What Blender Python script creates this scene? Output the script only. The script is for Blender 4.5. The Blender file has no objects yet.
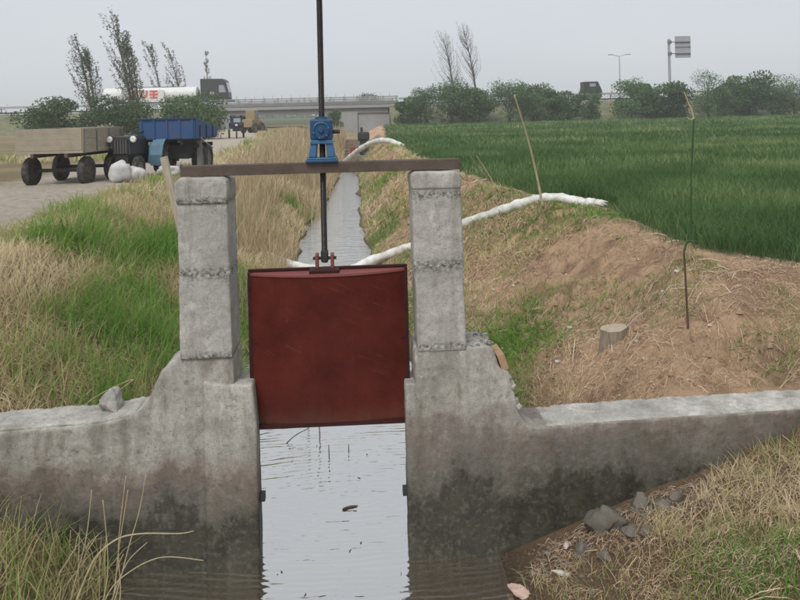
import bpy, math, random
import numpy as np
from mathutils import Vector, Matrix, Euler

random.seed(7)
rng = np.random.default_rng(7)
R = math.radians
scene = bpy.context.scene
col = scene.collection
PI = math.pi

# ------------------------------------------------------------------ camera
cam_d = bpy.data.cameras.new('camera')
cam = bpy.data.objects.new('camera', cam_d)
col.objects.link(cam)
cam.location = (0.18, -5.0, 3.0)
cam.rotation_euler = (R(90), R(1.4), R(-3))
cam_d.sensor_width = 36
cam_d.lens = 33.75
cam_d.shift_y = -0.235
cam_d.clip_start = 0.05
cam_d.clip_end = 6000
scene.camera = cam

# ------------------------------------------------------------------ sky, sun, exposure
SUN_EL, SUN_AZ = 52, 205          # azimuth clockwise from +Y
world = bpy.data.worlds.new('World')
scene.world = world
world.use_nodes = True
wn, wl = world.node_tree.nodes, world.node_tree.links
wn.clear()
w_out = wn.new('ShaderNodeOutputWorld')
w_bg = wn.new('ShaderNodeBackground')
w_bg.inputs['Strength'].default_value = 0.1
sky = wn.new('ShaderNodeTexSky')
sky.sky_type = 'NISHITA'
sky.sun_disc = False
sky.sun_elevation = R(SUN_EL)
sky.sun_rotation = R(SUN_AZ)
sky.dust_density = 3.0
hs = wn.new('ShaderNodeHueSaturation')
hs.inputs['Saturation'].default_value = 0.35
hs.inputs['Value'].default_value = 1.0
mixw = wn.new('ShaderNodeMix')
mixw.data_type = 'RGBA'
mixw.inputs['Factor'].default_value = 0.86      # cloud cover over the clear sky
wtc = wn.new('ShaderNodeTexCoord'); wmp = wn.new('ShaderNodeMapping'); wmp.inputs['Scale'].default_value = (1, 1, 3.5)
wnz = wn.new('ShaderNodeTexNoise'); wnz.inputs['Scale'].default_value = 2.2; wnz.inputs['Detail'].default_value = 5
wrp = wn.new('ShaderNodeValToRGB')                 # soft overcast cloud tone
wrp.color_ramp.elements[0].position = .3; wrp.color_ramp.elements[0].color = (.495, .53, .575, 1)
wrp.color_ramp.elements[1].position = .7; wrp.color_ramp.elements[1].color = (.54, .572, .605, 1)
wml = wn.new('ShaderNodeVectorMath'); wml.operation = 'SCALE'; wml.inputs['Scale'].default_value = 10.0
wl.new(wtc.outputs['Generated'], wmp.inputs['Vector']); wl.new(wmp.outputs[0], wnz.inputs['Vector']); wl.new(wnz.outputs[0], wrp.inputs[0])
wl.new(wrp.outputs[0], wml.inputs[0]); wl.new(wml.outputs[0], mixw.inputs['B'])
wl.new(sky.outputs[0], hs.inputs['Color'])
wl.new(hs.outputs[0], mixw.inputs['A'])
wl.new(mixw.outputs['Result'], w_bg.inputs['Color'])
wl.new(w_bg.outputs[0], w_out.inputs['Surface'])

sun_d = bpy.data.lights.new('sun', 'SUN')
sun_d.energy = 1.5
sun_d.angle = R(25)
sun_d.color = (1.0, 0.96, 0.9)
sun = bpy.data.objects.new('sun', sun_d)
col.objects.link(sun)
_d = Vector((math.sin(R(SUN_AZ)) * math.cos(R(SUN_EL)), math.cos(R(SUN_AZ)) * math.cos(R(SUN_EL)), math.sin(R(SUN_EL))))
sun.rotation_euler = _d.to_track_quat('Z', 'Y').to_euler()
sun.location = (0, 0, 40)

scene.view_settings.view_transform = 'Standard'
scene.view_settings.look = 'None'
scene.view_settings.exposure = 0.42
scene.view_settings.gamma = 1.0
scene.view_settings.use_curve_mapping = False
scene.cycles.max_bounces = 5
scene.cycles.diffuse_bounces = 3
scene.cycles.glossy_bounces = 2
scene.cycles.volume_bounces = 1

# ------------------------------------------------------------------ helpers
def tag(o, label=None, cat=None, group=None, kind=None):
    if label: o['label'] = label
    if cat: o['category'] = cat
    if group: o['group'] = group
    if kind: o['kind'] = kind
    return o

def thing(name, label, cat, loc=(0, 0, 0), rz=0.0, group=None):
    o = bpy.data.objects.new(name, None)
    o.empty_display_size = 0.1
    col.objects.link(o)
    o.location = loc
    o.rotation_euler = (0, 0, rz)
    return tag(o, label, cat, group)

def copy_tree(o, parent=None):
    c = o.copy(); col.objects.link(c); c.parent = parent
    for ch in o.children: copy_tree(ch, c)
    return c

class MB:
    def __init__(s): s.v = []; s.f = []
    def add(s, vs, fs):
        b = len(s.v); s.v += [tuple(v) for v in vs]; s.f += [tuple(i + b for i in f) for f in fs]; return s
    def box(s, c, d, rot=(0, 0, 0), taper=1.0):
        m = Euler(rot).to_matrix(); hx, hy, hz = d[0] / 2, d[1] / 2, d[2] / 2
        vs = []
        for z in (-1, 1):
            k = 1.0 if z < 0 else taper
            for x, y in ((-1, -1), (1, -1), (1, 1), (-1, 1)):
                vs.append(Vector(c) + m @ Vector((x * hx * k, y * hy * k, z * hz)))
        return s.add(vs, [(3, 2, 1, 0), (4, 5, 6, 7), (0, 1, 5, 4), (1, 2, 6, 5), (2, 3, 7, 6), (3, 0, 4, 7)])
    def tube(s, pts, rad, n=8, cap=True):
        pts = [Vector(p) for p in pts]
        if not hasattr(rad, '__len__'): rad = [rad] * len(pts)
        b = len(s.v); prev = None
        for i, p in enumerate(pts):
            t = (pts[min(i + 1, len(pts) - 1)] - pts[max(i - 1, 0)]).normalized()
            if prev is None:
                a = Vector((0, 0, 1)) if abs(t.z) < .9 else Vector((1, 0, 0))
                u = t.cross(a).normalized()
            else:
                u = (prev - t * prev.dot(t)).normalized()
            w = t.cross(u); prev = u
            for k in range(n):
                a = 2 * PI * k / n
                s.v.append(tuple(p + (u * math.cos(a) + w * math.sin(a)) * rad[i]))
        for i in range(len(pts) - 1):
            for k in range(n):
                k2 = (k + 1) % n
                s.f.append((b + i * n + k, b + i * n + k2, b + (i + 1) * n + k2, b + (i + 1) * n + k))
        if cap:
            s.f.append(tuple(b + k for k in reversed(range(n))))
            s.f.append(tuple(b + (len(pts) - 1) * n + k for k in range(n)))
        return s
    def cyl(s, p0, p1, r, n=16, r1=None):
        return s.tube([p0, p1], [r, r if r1 is None else r1], n)
    def prism(s, poly, y0, y1):           # polygon in XZ, extruded along Y
        n = len(poly)
        vs = [(x, y0, z) for x, z in poly] + [(x, y1, z) for x, z in poly]
        fs = [tuple(range(n)), tuple(reversed(range(n, 2 * n)))]
        for i in range(n):
            j = (i + 1) % n
            fs.append((i, i + n, j + n, j))
        return s.add(vs, fs)
    def xprism(s, poly, x0, x1):          # polygon in YZ, extruded along X
        n = len(poly)
        vs = [(x0, y, z) for y, z in poly] + [(x1, y, z) for y, z in poly]
        fs = [tuple(reversed(range(n))), tuple(range(n, 2 * n))]
        for i in range(n):
            j = (i + 1) % n
            fs.append((i, j, j + n, i + n))
        return s.add(vs, fs)
    def ring(s, c, axis, prof, n=24):     # revolve (radius, offset along axis) closed profile
        ax = Vector(axis).normalized()
        a = Vector((0, 0, 1)) if abs(ax.z) < .9 else Vector((1, 0, 0))
        u = ax.cross(a).normalized(); w = ax.cross(u); b = len(s.v); m = len(prof)
        for k in range(n):
            an = 2 * PI * k / n; dr = u * math.cos(an) + w * math.sin(an)
            for r_, o_ in prof: s.v.append(tuple(Vector(c) + dr * r_ + ax * o_))
        for k in range(n):
            k2 = (k + 1) % n
            for i in range(m):
                j = (i + 1) % m
                s.f.append((b + k * m + i, b + k * m + j, b + k2 * m + j, b + k2 * m + i))
        return s
    def build(s, name, mat, parent=None, smooth=False, bevel=0.0, segs=2, loc=None):
        me = bpy.data.meshes.new(name)
        me.from_pydata(s.v, [], s.f)
        me.validate()
        o = bpy.data.objects.new(name, me)
        col.objects.link(o)
        me.materials.append(mat)
        if parent: o.parent = parent
        if loc: o.location = loc
        import bmesh
        bm = bmesh.new(); bm.from_mesh(me); bmesh.ops.recalc_face_normals(bm, faces=bm.faces); bm.to_mesh(me); bm.free()
        if smooth:
            me.polygons.foreach_set('use_smooth', [True] * len(me.polygons))
        if bevel:
            m = o.modifiers.new('bevel', 'BEVEL'); m.width = bevel; m.segments = segs
            m.limit_method = 'ANGLE'; m.angle_limit = R(40)
        return o

def np_mesh(name, V, F, mat, parent=None, attr=None, smooth=False):
    """V (n,3), F list of (faces array (m,k))"""
    me = bpy.data.meshes.new(name)
    V = np.asarray(V, dtype=np.float32)
    me.vertices.add(len(V)); me.vertices.foreach_set('co', V.ravel())
    loops = np.concatenate([f.ravel() for f in F]).astype(np.int32)
    sizes = np.concatenate([np.full(len(f), f.shape[1]) for f in F])
    starts = np.concatenate([[0], np.cumsum(sizes)[:-1]]).astype(np.int32)
    me.loops.add(len(loops)); me.loops.foreach_set('vertex_index', loops)
    me.polygons.add(len(sizes)); me.polygons.foreach_set('loop_start', starts)
    try: me.polygons.foreach_set('loop_total', sizes.astype(np.int32))
    except Exception: pass
    if smooth: me.polygons.foreach_set('use_smooth', np.ones(len(sizes), dtype=bool))
    me.update(calc_edges=True)
    if attr is not None:
        for an, av in attr.items():
            av = np.asarray(av, dtype=np.float32)
            if av.ndim == 1:
                a = me.attributes.new(an, 'FLOAT', 'POINT'); a.data.foreach_set('value', av)
            else:
                a = me.attributes.new(an, 'FLOAT_COLOR', 'POINT'); a.data.foreach_set('color', av.ravel())
    me.materials.append(mat)
    o = bpy.data.objects.new(name, me)
    col.objects.link(o)
    if parent: o.parent = parent
    return o

# value noise / fbm in numpy
def _hash(i, j, s):
    n = (i * 374761393 + j * 668265263 + s * 1442695041) & 0x7fffffff
    n = ((n ^ (n >> 13)) * 1274126177) & 0x7fffffff
    return ((n ^ (n >> 16)) & 0xffff) / 65535.0
def vnoise(x, y, s=0):
    x = np.asarray(x, float); y = np.asarray(y, float)
    i = np.floor(x).astype(np.int64); j = np.floor(y).astype(np.int64)
    fx = x - i; fy = y - j
    fx = fx * fx * (3 - 2 * fx); fy = fy * fy * (3 - 2 * fy)
    a = _hash(i, j, s); b = _hash(i + 1, j, s); c = _hash(i, j + 1, s); d = _hash(i + 1, j + 1, s)
    return (a * (1 - fx) + b * fx) * (1 - fy) + (c * (1 - fx) + d * fx) * fy
def fbm(x, y, s=0, o=4):
    t = 0; a = .5; k = 0
    for q in range(o):
        t = t + a * vnoise(x * 2 ** q, y * 2 ** q, s + q * 17); k += a; a *= .5
    return t / k
def sstep(a, b, x):
    t = np.clip((np.asarray(x, float) - a) / (b - a), 0, 1); return t * t * (3 - 2 * t)

# ------------------------------------------------------------------ materials
class NT:
    def __init__(s, name):
        s.m = bpy.data.materials.new(name); s.m.use_nodes = True
        s.n = s.m.node_tree.nodes; s.l = s.m.node_tree.links
        s.b = s.n['Principled BSDF']; s.out = s.n['Material Output']
    def new(s, t, **k):
        n = s.n.new(t)
        for a, v in k.items(): setattr(n, a, v)
        return n
    def link(s, a, b): s.l.new(a, b)
    def coord(s, kind='Object', scale=(1, 1, 1), rot=(0, 0, 0)):
        tc = s.new('ShaderNodeTexCoord'); mp = s.new('ShaderNodeMapping')
        mp.inputs['Scale'].default_value = scale; mp.inputs['Rotation'].default_value = rot
        s.link(tc.outputs[kind], mp.inputs['Vector']); return mp.outputs[0]
    def noise(s, vec, scale, detail=4, rough=.55, dist=0):
        n = s.new('ShaderNodeTexNoise'); n.inputs['Scale'].default_value = scale
        n.inputs['Detail'].default_value = detail; n.inputs['Roughness'].default_value = rough
        n.inputs['Distortion'].default_value = dist
        if vec is not None: s.link(vec, n.inputs['Vector'])
        return n.outputs[0]
    def ramp(s, fac, stops):
        r = s.new('ShaderNodeValToRGB'); e = r.color_ramp.elements
        while len(e) < len(stops): e.new(.5)
        for i, (p, c) in enumerate(stops):
            e[i].position = p
            e[i].color = (c, c, c, 1) if not hasattr(c, '__len__') else (*c, 1)
        s.link(fac, r.inputs[0]); return r.outputs[0]
    def mix(s, fac, a, b, mode='MIX'):
        m = s.new('ShaderNodeMix', data_type='RGBA', blend_type=mode)
        for k, v in (('Factor', fac), ('A', a), ('B', b)):
            if isinstance(v, (int, float)): m.inputs[k].default_value = v
            elif isinstance(v, tuple): m.inputs[k].default_value = (*v, 1)
            else: s.link(v, m.inputs[k])
        return m.outputs['Result']
    def math(s, op, a, b=None):
        m = s.new('ShaderNodeMath', operation=op)
        for i, v in enumerate((a, b)):
            if v is None: continue
            if isinstance(v, (int, float)): m.inputs[i].default_value = v
            else: s.link(v, m.inputs[i])
        return m.outputs[0]
    def bump(s, h, strength=.3, dist=.02):
        b = s.new('ShaderNodeBump'); b.inputs['Strength'].default_value = strength
        b.inputs['Distance'].default_value = dist
        s.link(h, b.inputs['Height']); s.link(b.outputs[0], s.b.inputs['Normal']); return b
    def col(s, c):
        if isinstance(c, tuple): s.b.inputs['Base Color'].default_value = (*c, 1)
        else: s.link(c, s.b.inputs['Base Color'])
    def rough(s, r):
        if isinstance(r, (int, float)): s.b.inputs['Roughness'].default_value = r
        else: s.link(r, s.b.inputs['Roughness'])

def paint(name, c, rough=.5, metal=0.0, dirt=.35, dirtcol=(.12, .09, .06), scale=6, bump=.15, spec=.5):
    t = NT(name); v = t.coord()
    n = t.noise(v, scale, 6, .65); n2 = t.noise(v, scale * 7, 4, .6)
    fac = t.ramp(n, [(.42, 0.0), (.75, dirt)])
    c2 = t.mix(t.ramp(n2, [(.3, 0.0), (.7, .35)]), c, tuple(x * .7 for x in c))
    t.col(t.mix(fac, c2, dirtcol)); t.rough(t.ramp(n, [(.2, max(rough - .1, .05)), (.8, min(rough + .2, 1))]))
    t.b.inputs['Metallic'].default_value = metal
    t.b.inputs['Specular IOR Level'].default_value = spec
    t.bump(n2, bump, .01)
    return t.m

def concrete(name, base, wetline=None, red=(.13, .075, .055), joints=()):
    t = NT(name); v = t.coord(); g = t.coord(scale=(1, 1, .12))
    sep = t.new('ShaderNodeSeparateXYZ'); tc = t.new('ShaderNodeTexCoord'); t.link(tc.outputs['Object'], sep.inputs[0])
    z = sep.outputs['Z']
    big = t.noise(v, 2.2, 5, .6); mid = t.noise(v, 9, 6, .65); fine = t.noise(v, 70, 4, .6); grain = t.noise(v, 260, 2, .5)
    streak = t.noise(g, 7, 5, .6)
    c = t.mix(t.ramp(big, [(.3, 0.0), (.7, 1.0)]), tuple(x * .66 for x in base), tuple(x * 1.2 for x in base))
    c = t.mix(t.ramp(mid, [(.44, .0), (.64, .7)]), c, tuple(x * .62 for x in base))
    c = t.mix(t.ramp(streak, [(.48, 0.0), (.68, .65)]), c, (base[0] * .42, base[1] * .4, base[2] * .36))
    c = t.mix(t.ramp(fine, [(.35, .22), (.6, 0.0)]), c, (.07, .065, .055))
    c = t.mix(t.ramp(t.noise(v, 5, 4, .6, 1.0), [(.62, 0.0), (.74, .5)]), c, (base[0] * 1.5, base[1] * 1.5, base[2] * 1.45))
    if wetline:
        stn = t.noise(t.coord(scale=(1, 1, .45)), 3.1, 5, .65, .4)
        c = t.mix(t.ramp(stn, [(.50, 0.0), (.64, .6)]), c, (.16, .14, .11))
        stn2 = t.noise(t.coord(scale=(1, 1, .3)), 6.5, 5, .7)
        c = t.mix(t.ramp(stn2, [(.56, 0.0), (.70, .55)]), c, (.17, .115, .09))
        c = t.mix(t.ramp(t.noise(v, 16, 6, .75), [(.56, 0.0), (.68, .55)]), c, (.09, .085, .072))
    # small dark pits
    vo = t.new('ShaderNodeTexVoronoi'); vo.inputs['Scale'].default_value = 55; t.link(v, vo.inputs['Vector'])
    pit = t.math('MULTIPLY', t.ramp(vo.outputs['Distance'], [(.12, 1.0), (.22, 0.0)]), t.ramp(t.noise(v, 12, 3), [(.52, 0.0), (.62, 1.0)]))
    c = t.mix(t.math('MULTIPLY', pit, .75), c, (.06, .055, .05))
    # honeycombed pour joints
    hgt = t.math('ADD', t.math('MULTIPLY', fine, .5), t.math('MULTIPLY', grain, .25))
    for jz, jw in joints:
        zz = t.math('ADD', z, t.math('MULTIPLY', t.math('SUBTRACT', t.noise(v, 6, 3), .5), .05))
        d = t.math('ABSOLUTE', t.math('SUBTRACT', zz, jz))
        band = t.ramp(t.math('DIVIDE', d, jw), [(0.0, 1.0), (1.0, 0.0)])
        hole = t.ramp(t.math('ADD', band, t.math('MULTIPLY', t.noise(v, 45, 5, .75), 1.0)), [(1.02, 0.0), (1.22, 1.0)]) if False else \
            t.math('MULTIPLY', band, t.ramp(t.noise(v, 38, 5, .75), [(.47, 0.0), (.6, 1.0)]))
        c = t.mix(t.math('MULTIPLY', hole, .85), c, (.05, .045, .04))
        c = t.mix(t.math('MULTIPLY', band, t.ramp(t.noise(v, 20, 4), [(.55, 0.0), (.7, .5)])), c, (base[0] * 1.45, base[1] * 1.45, base[2] * 1.4))
        hgt = t.math('SUBTRACT', hgt, t.math('MULTIPLY', hole, 1.2))
    r = .85
    if wetline:
        jit = t.math('ADD', t.math('MULTIPLY', t.math('SUBTRACT', streak, .5), .5), t.math('MULTIPLY', t.math('SUBTRACT', t.noise(v, 3.0, 6, .75), .5), .75))
        zj = t.math('ADD', z, jit)
        tr = t.ramp(t.math('DIVIDE', zj, wetline * 2), [(.3, 0.0), (.42, .55), (.5, .8), (.66, .0)])
        c = t.mix(t.math('MULTIPLY', tr, .8), c, red)
        wet = t.ramp(t.math('DIVIDE', zj, wetline * 2), [(.27, 1.0), (.55, 0.0)])
        algae = t.mix(t.ramp(t.noise(v, 5, 5, .7), [(.4, 0.0), (.62, 1.0)]), (.024, .0215, .015), (.048, .046, .028))
        algae = t.mix(t.ramp(t.noise(v, 28, 4, .7), [(.50, 0.0), (.68, .75)]), algae, (.11, .10, .08))
        c = t.mix(t.math('MULTIPLY', wet, .95), c, algae)
        t.rough(t.ramp(wet, [(0.0, .88), (1.0, .6)]))
    else:
        t.rough(.88)
    t.col(c)
    hgt = t.math('SUBTRACT', hgt, t.math('MULTIPLY', pit, .5))
    t.bump(hgt, .65, .012)
    t.b.inputs['Specular IOR Level'].default_value = .3
    return t.m

def foliage_mat(name, stops, transl=.25, rough=.6):
    t = NT(name)
    a = t.new('ShaderNodeAttribute', attribute_name='tint')
    c = t.ramp(a.outputs['Fac'], stops)
    t.col(c); t.rough(rough); t.b.inputs['Specular IOR Level'].default_value = .25
    tr = t.new('ShaderNodeBsdfTranslucent'); t.link(c, tr.inputs['Color'])
    mx = t.new('ShaderNodeMixShader'); mx.inputs[0].default_value = transl
    t.link(t.b.outputs[0], mx.inputs[1]); t.link(tr.outputs[0], mx.inputs[2]); t.link(mx.outputs[0], t.out.inputs['Surface'])
    return t.m

M = {}
M['conc'] = concrete('concrete_wall', (.50, .475, .43), wetline=.62, joints=())
M['conc_r'] = concrete('concrete_wall_right', (.50, .475, .43), wetline=.80, red=(.12, .082, .066), joints=())
M['conc_p'] = concrete('concrete_pillar', (.50, .48, .445), joints=((1.965, .06), (2.44, .035), (1.42, .03)))
M['conc_far'] = paint('concrete_far', (.33, .335, .345), .9, dirt=.5, dirtcol=(.22, .21, .2), scale=.5)
M['conc_dark'] = paint('concrete_far_dark', (.22, .22, .22), .9, dirt=.5, dirtcol=(.14, .13, .12), scale=.6)

def gate_mat():
    t = NT('red_oxide_iron'); v = t.coord(); n = t.noise(v, 3.5, 5, .6); f = t.noise(v, 60, 4, .6)
    c = t.mix(t.ramp(n, [(.3, 0.0), (.7, 1.0)]), (.060, .0095, .006), (.115, .021, .0145))
    c = t.mix(t.ramp(f, [(.5, 0.0), (.75, .35)]), c, (.04, .012, .009))
    mp2 = t.new('ShaderNodeMapping'); mp2.inputs['Scale'].default_value = (1, 1, 15); t.link(t.coord(rot=(0, R(-27), 0)), mp2.inputs['Vector'])
    s1 = t.noise(mp2.outputs[0], 3.4, 4, .65)
    s2 = t.noise(t.coord(scale=(22, 1, 1.2)), 2.4, 4, .6)
    zone = t.ramp(t.noise(v, 2.6, 2), [(.48, 0.0), (.66, 1.0)])
    c = t.mix(t.math('MULTIPLY', t.ramp(s1, [(.60, 0.0), (.78, .38)]), zone), c, (.34, .17, .15))
    c = t.mix(t.ramp(s2, [(.62, 0.0), (.8, .3)]), c, (.15, .04, .033))
    sx = t.new('ShaderNodeSeparateXYZ'); tcx = t.new('ShaderNodeTexCoord'); t.link(tcx.outputs['Object'], sx.inputs[0])
    silt = t.ramp(t.math('ADD', sx.outputs['Z'], t.math('MULTIPLY', t.noise(t.coord(scale=(1, 1, .3)), 9, 5, .7), .22)), [(.10, .55), (.26, 0.0)])
    c = t.mix(silt, c, (.10, .058, .038))
    rr2 = t.noise(t.coord(scale=(30, 1, 1.0)), 1.6, 5, .7)
    c = t.mix(t.math('MULTIPLY', t.ramp(rr2, [(.56, 0.0), (.72, .55)]), t.ramp(t.noise(v, 2.0, 3), [(.45, 0.0), (.6, 1.0)])), c, (.055, .018, .010))
    c = t.mix(t.ramp(t.noise(v, 34, 4, .7), [(.68, 0.0), (.73, .7)]), c, (.15, .065, .04))
    t.col(c); t.rough(t.ramp(n, [(.3, .42), (.7, .62)])); t.bump(f, .25, .006); t.b.inputs['Specular IOR Level'].default_value = .08; return t.m
M['gate'] = gate_mat()
M['gate_top'] = paint('red_oxide_lit', (.22, .06, .052), .6, spec=.3, dirt=.3, dirtcol=(.22, .12, .1), scale=14)  # brighter red: overhead light painted into the top flange colour, lugs share it
M['gate_dark'] = paint('red_oxide_dark', (.040, .008, .007), .6, spec=.2, dirt=.5, dirtcol=(.05, .02, .016), scale=12)
M['rust'] = paint('rusted_steel', (.115, .085, .066), .75, metal=.1, dirt=.8, dirtcol=(.062, .048, .04), scale=9, bump=.4)
M['steel'] = paint('dark_greased_steel', (.045, .043, .042), .4, metal=.5, dirt=.5, dirtcol=(.03, .025, .02), scale=18)
M['blue'] = paint('hoist_blue', (.010, .070, .175), .45, dirt=.45, dirtcol=(.012, .03, .06), scale=16)
M['blue_l'] = paint('hoist_blue_light', (.045, .15, .29), .5, dirt=.4, dirtcol=(.03, .08, .15), scale=20)
M['black'] = paint('black_iron', (.02, .02, .022), .6, dirt=.4, dirtcol=(.05, .045, .04), scale=10)
M['rubber'] = paint('tyre_rubber', (.028, .028, .028), .85, dirt=.9, dirtcol=(.14, .12, .095), scale=11, bump=.5)
M['wood'] = None
def wood(name, c, scale=(2, 30, 30)):
    t = NT(name); n = t.noise(t.coord(scale=scale), 3, 6, .65); k = t.noise(t.coord(), 5, 4)
    cc = t.mix(t.ramp(n, [(.3, 0.0), (.7, 1.0)]), tuple(x * .6 for x in c), tuple(min(x * 1.15, 1) for x in c))
    t.col(t.mix(t.ramp(k, [(.45, 0.0), (.8, .5)]), cc, tuple(x * .5 for x in c))); t.rough(.8); t.bump(n, .3, .005); return t.m
M['wood'] = wood('weathered_plank', (.50, .43, .33), (30, 30, 2))
M['wood_b'] = wood('beige_board', (.38, .33, .25))
M['stalk'] = wood('dry_stalk', (.50, .42, .26), (40, 40, 3))
M['stalk_g'] = wood('green_stalk', (.03, .09, .03), (40, 40, 3))
M['stalk_d'] = wood('dark_twig', (.10, .065, .04), (40, 40, 3))
M['bark'] = wood('bark', (.13, .105, .08), (9, 9, 1.2))
M['stump'] = wood('stump_wood', (.30, .24, .18), (14, 14, 2))
M['stump_top'] = wood('stump_cut', (.46, .38, .28), (12, 12, 12))
def hose_mat():
    t = NT('white_layflat_hose'); v = t.coord(); n = t.noise(v, 5, 5, .65); f = t.noise(v, 30, 4)
    c = t.mix(t.ramp(n, [(.42, 0.0), (.68, .85)]), (.74, .74, .72), (.40, .35, .28))
    t.col(c); t.rough(.5); t.bump(t.math('ADD', n, t.math('MULTIPLY', f, .3)), .5, .03); return t.m
M['hose'] = hose_mat()
M['white'] = paint('white_paint', (.78, .78, .77), .5, dirt=.25, dirtcol=(.45, .42, .38), scale=2)
M['sack'] = paint('white_woven_sack', (.64, .64, .63), .85, dirt=.6, dirtcol=(.40, .37, .33), scale=9, bump=1.0)
M['rock'] = concrete('rubble', (.20, .18, .15))
M['rock_w'] = paint('pale_stone', (.62, .58, .53), .85, dirt=.6, dirtcol=(.30, .24, .19), scale=14, bump=.5)
M['pink'] = paint('pinkish_brick_chip', (.55, .38, .31), .85, dirt=.6, dirtcol=(.6, .52, .46), scale=14, bump=.5)
M['brick'] = paint('tan_brick', (.44, .27, .155), .9, dirt=.5, dirtcol=(.32, .25, .19), scale=22, bump=.6)
M['tblue'] = paint('trailer_blue', (.018, .080, .23), .55, dirt=.75, dirtcol=(.075, .075, .085), scale=4, bump=.3)
M['tblue_d'] = paint('trailer_blue_dark', (.012, .04, .10), .55, dirt=.4, dirtcol=(.03, .04, .05), scale=4)
M['lblue'] = paint('faded_blue_fender', (.075, .19, .28), .6, dirt=.7, dirtcol=(.12, .11, .09), scale=7, bump=.3)
M['grey_m'] = paint('grey_metal', (.21, .20, .19), .6, metal=.2, dirt=.5, dirtcol=(.12, .09, .07), scale=6)
M['cab'] = paint('dark_grey_cab', (.035, .037, .04), .4, dirt=.3, dirtcol=(.06, .06, .06), scale=2)
M['red'] = paint('red_lettering', (.72, .10, .07), .5, dirt=.2, dirtcol=(.75, .4, .35), scale=2)
M['redtank'] = paint('red_tank', (.25, .035, .025), .5, dirt=.4, dirtcol=(.1, .04, .03), scale=7)
M['sign'] = paint('sign_back_grey', (.40, .41, .43), .5, metal=.2, dirt=.3, dirtcol=(.3, .31, .33), scale=1.5)
M['lamp'] = paint('headlight_glass', (.82, .82, .78), .15, dirt=.1, scale=9)
M['brass'] = paint('dull_nut', (.25, .22, .18), .5, metal=.5, dirt=.4, scale=30)
def glass(name, c):
    t = NT(name); t.col(c); t.rough(.08); t.b.inputs['Specular IOR Level'].default_value = .9; return t.m
M['glass'] = glass('window_glass', (.30, .33, .36))

# ------------------------------------------------------------------ terrain shape
YK = [-9, 0, 2, 4, 6, 10, 28, 42, 60]
LW = [-1.45, -1.15, -1.15, -1.2, -1.25, -1.32, -1.05, -.95, -.95]   # left water edge
RW = [1.08, 1.05, .9, .78, .55, .2, 0.0, -.2, -.2]                   # right water edge
YC = [-9, 1, 1.7, 2.8, 3.6, 6.4, 7.6, 12, 19, 37, 88, 400]
RC = [9, 5.3, 4.35, 3.8, 3.65, 3.8, 3.2, 2.65, 2.05, 1.5, 2.9, 6]            # field edge on right crest
YD = [-9, 1, 4, 9, 15, 25, 46, 88, 400]
LC = [-4.2, -3.5, -3.6, -4.0, -4.2, -4.4, -5.4, -8, -20]             # left crest
ROADC = ([-9, 5, 12, 25, 46, 80, 400], [-5.2, -6.2, -6.7, -7.2, -8.6, -13, -60])
def edges(Y):
    return (np.interp(Y, YK, LW), np.interp(Y, YK, RW), np.interp(Y, YD, LC), np.interp(Y, YC, RC))
def height(X, Y, detail=True):
    X = np.asarray(X, float); Y = np.asarray(Y, float)
    lw, rw, lc, rc = edges(Y)
    rc = np.minimum(rc, 3.75) - .35
    wob = (fbm(Y * .7, Y * 0 + 3.3, 5, 2) - .5) * .6
    lw = lw + wob * sstep(1, 3, np.abs(Y)); rw = rw + wob * .8 * sstep(1, 3, np.abs(Y))
    # right
    tr = (X - rw) / (rc - rw)
    hr = 1.45 * np.where(tr < 1, np.where(tr > 0, np.clip(tr, 0, 1) ** .92, tr * .8), 1 + 0 * tr)
    hrf = np.clip((X - 1.05) * .34, -.5, 1.4)
    fr = sstep(-.02, .34, Y)
    cap = .84 + np.clip(Y - .34, 0, 9) * .42
    hr = np.where(Y > .1, np.minimum(hr, cap), hr)
    hr = hrf * (1 - fr) + hr * fr
    # left
    tl = (lw - X) / (lw - lc)
    hl = 1.5 * np.where(tl < 1, np.where(tl > 0, np.clip(tl, 0, 1) ** .85, tl * .8), 1 + 0 * tl)
    capl = .86 + np.clip(Y - .34, 0, 9) * .38
    hl = np.where(Y > .1, np.minimum(hl, capl), hl)
    hlf = np.clip((-1.38 - X) * .5, -.5, 1.4)
    hl = hlf * (1 - fr) + hl * fr
    mid = (lw + rw) / 2
    h = np.where(X > mid, hr, hl)
    h = np.maximum(h, -.5)
    # earth dam across the ditch, canal filled in behind it
    dam = 1.15 * sstep(39.5, 43, Y) - .45 * sstep(45, 50, Y)
    h = np.maximum(h, np.where(Y > 39, dam + (fbm(X * .9, Y * .9, 9, 3) - .5) * .5, -9))
    # far fields settle at one level
    far = sstep(60, 110, Y)
    h = h * (1 - far) + far * np.where(np.abs(X + 1) < 9, h, 1.4)
    if detail:
        h = h + (fbm(X * .35, Y * .35, 1, 3) - .5) * .10
        rb = sstep(0.25, .9, X - rw) * sstep(.6, 0, X - rc)
        h = h + rb * sstep(30, 15, Y) * ((fbm(X * 1.7, Y * 1.7, 2, 4) - .5) * .26 + (fbm(X * 4 + Y * 3, Y * 6 - X * 3, 3, 3) - .5) * .20 - .10 * np.clip(.16 - np.abs(fbm(X * 3.5, Y * 5.5, 13, 3) - .5), 0, 1) / .16 * sstep(.45, .6, fbm(X * 1.3, Y * 1.3, 14, 2))) * sstep(0.0, .6, np.abs(Y - .17))
        lb = sstep(.1, .8, lw - X) * sstep(25, 12, Y)
        h = h + lb * (fbm(X * 1.5, Y * 1.5, 4, 3) - .5) * .14 * sstep(.2, .7, np.abs(Y - .17))
    return h

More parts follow.
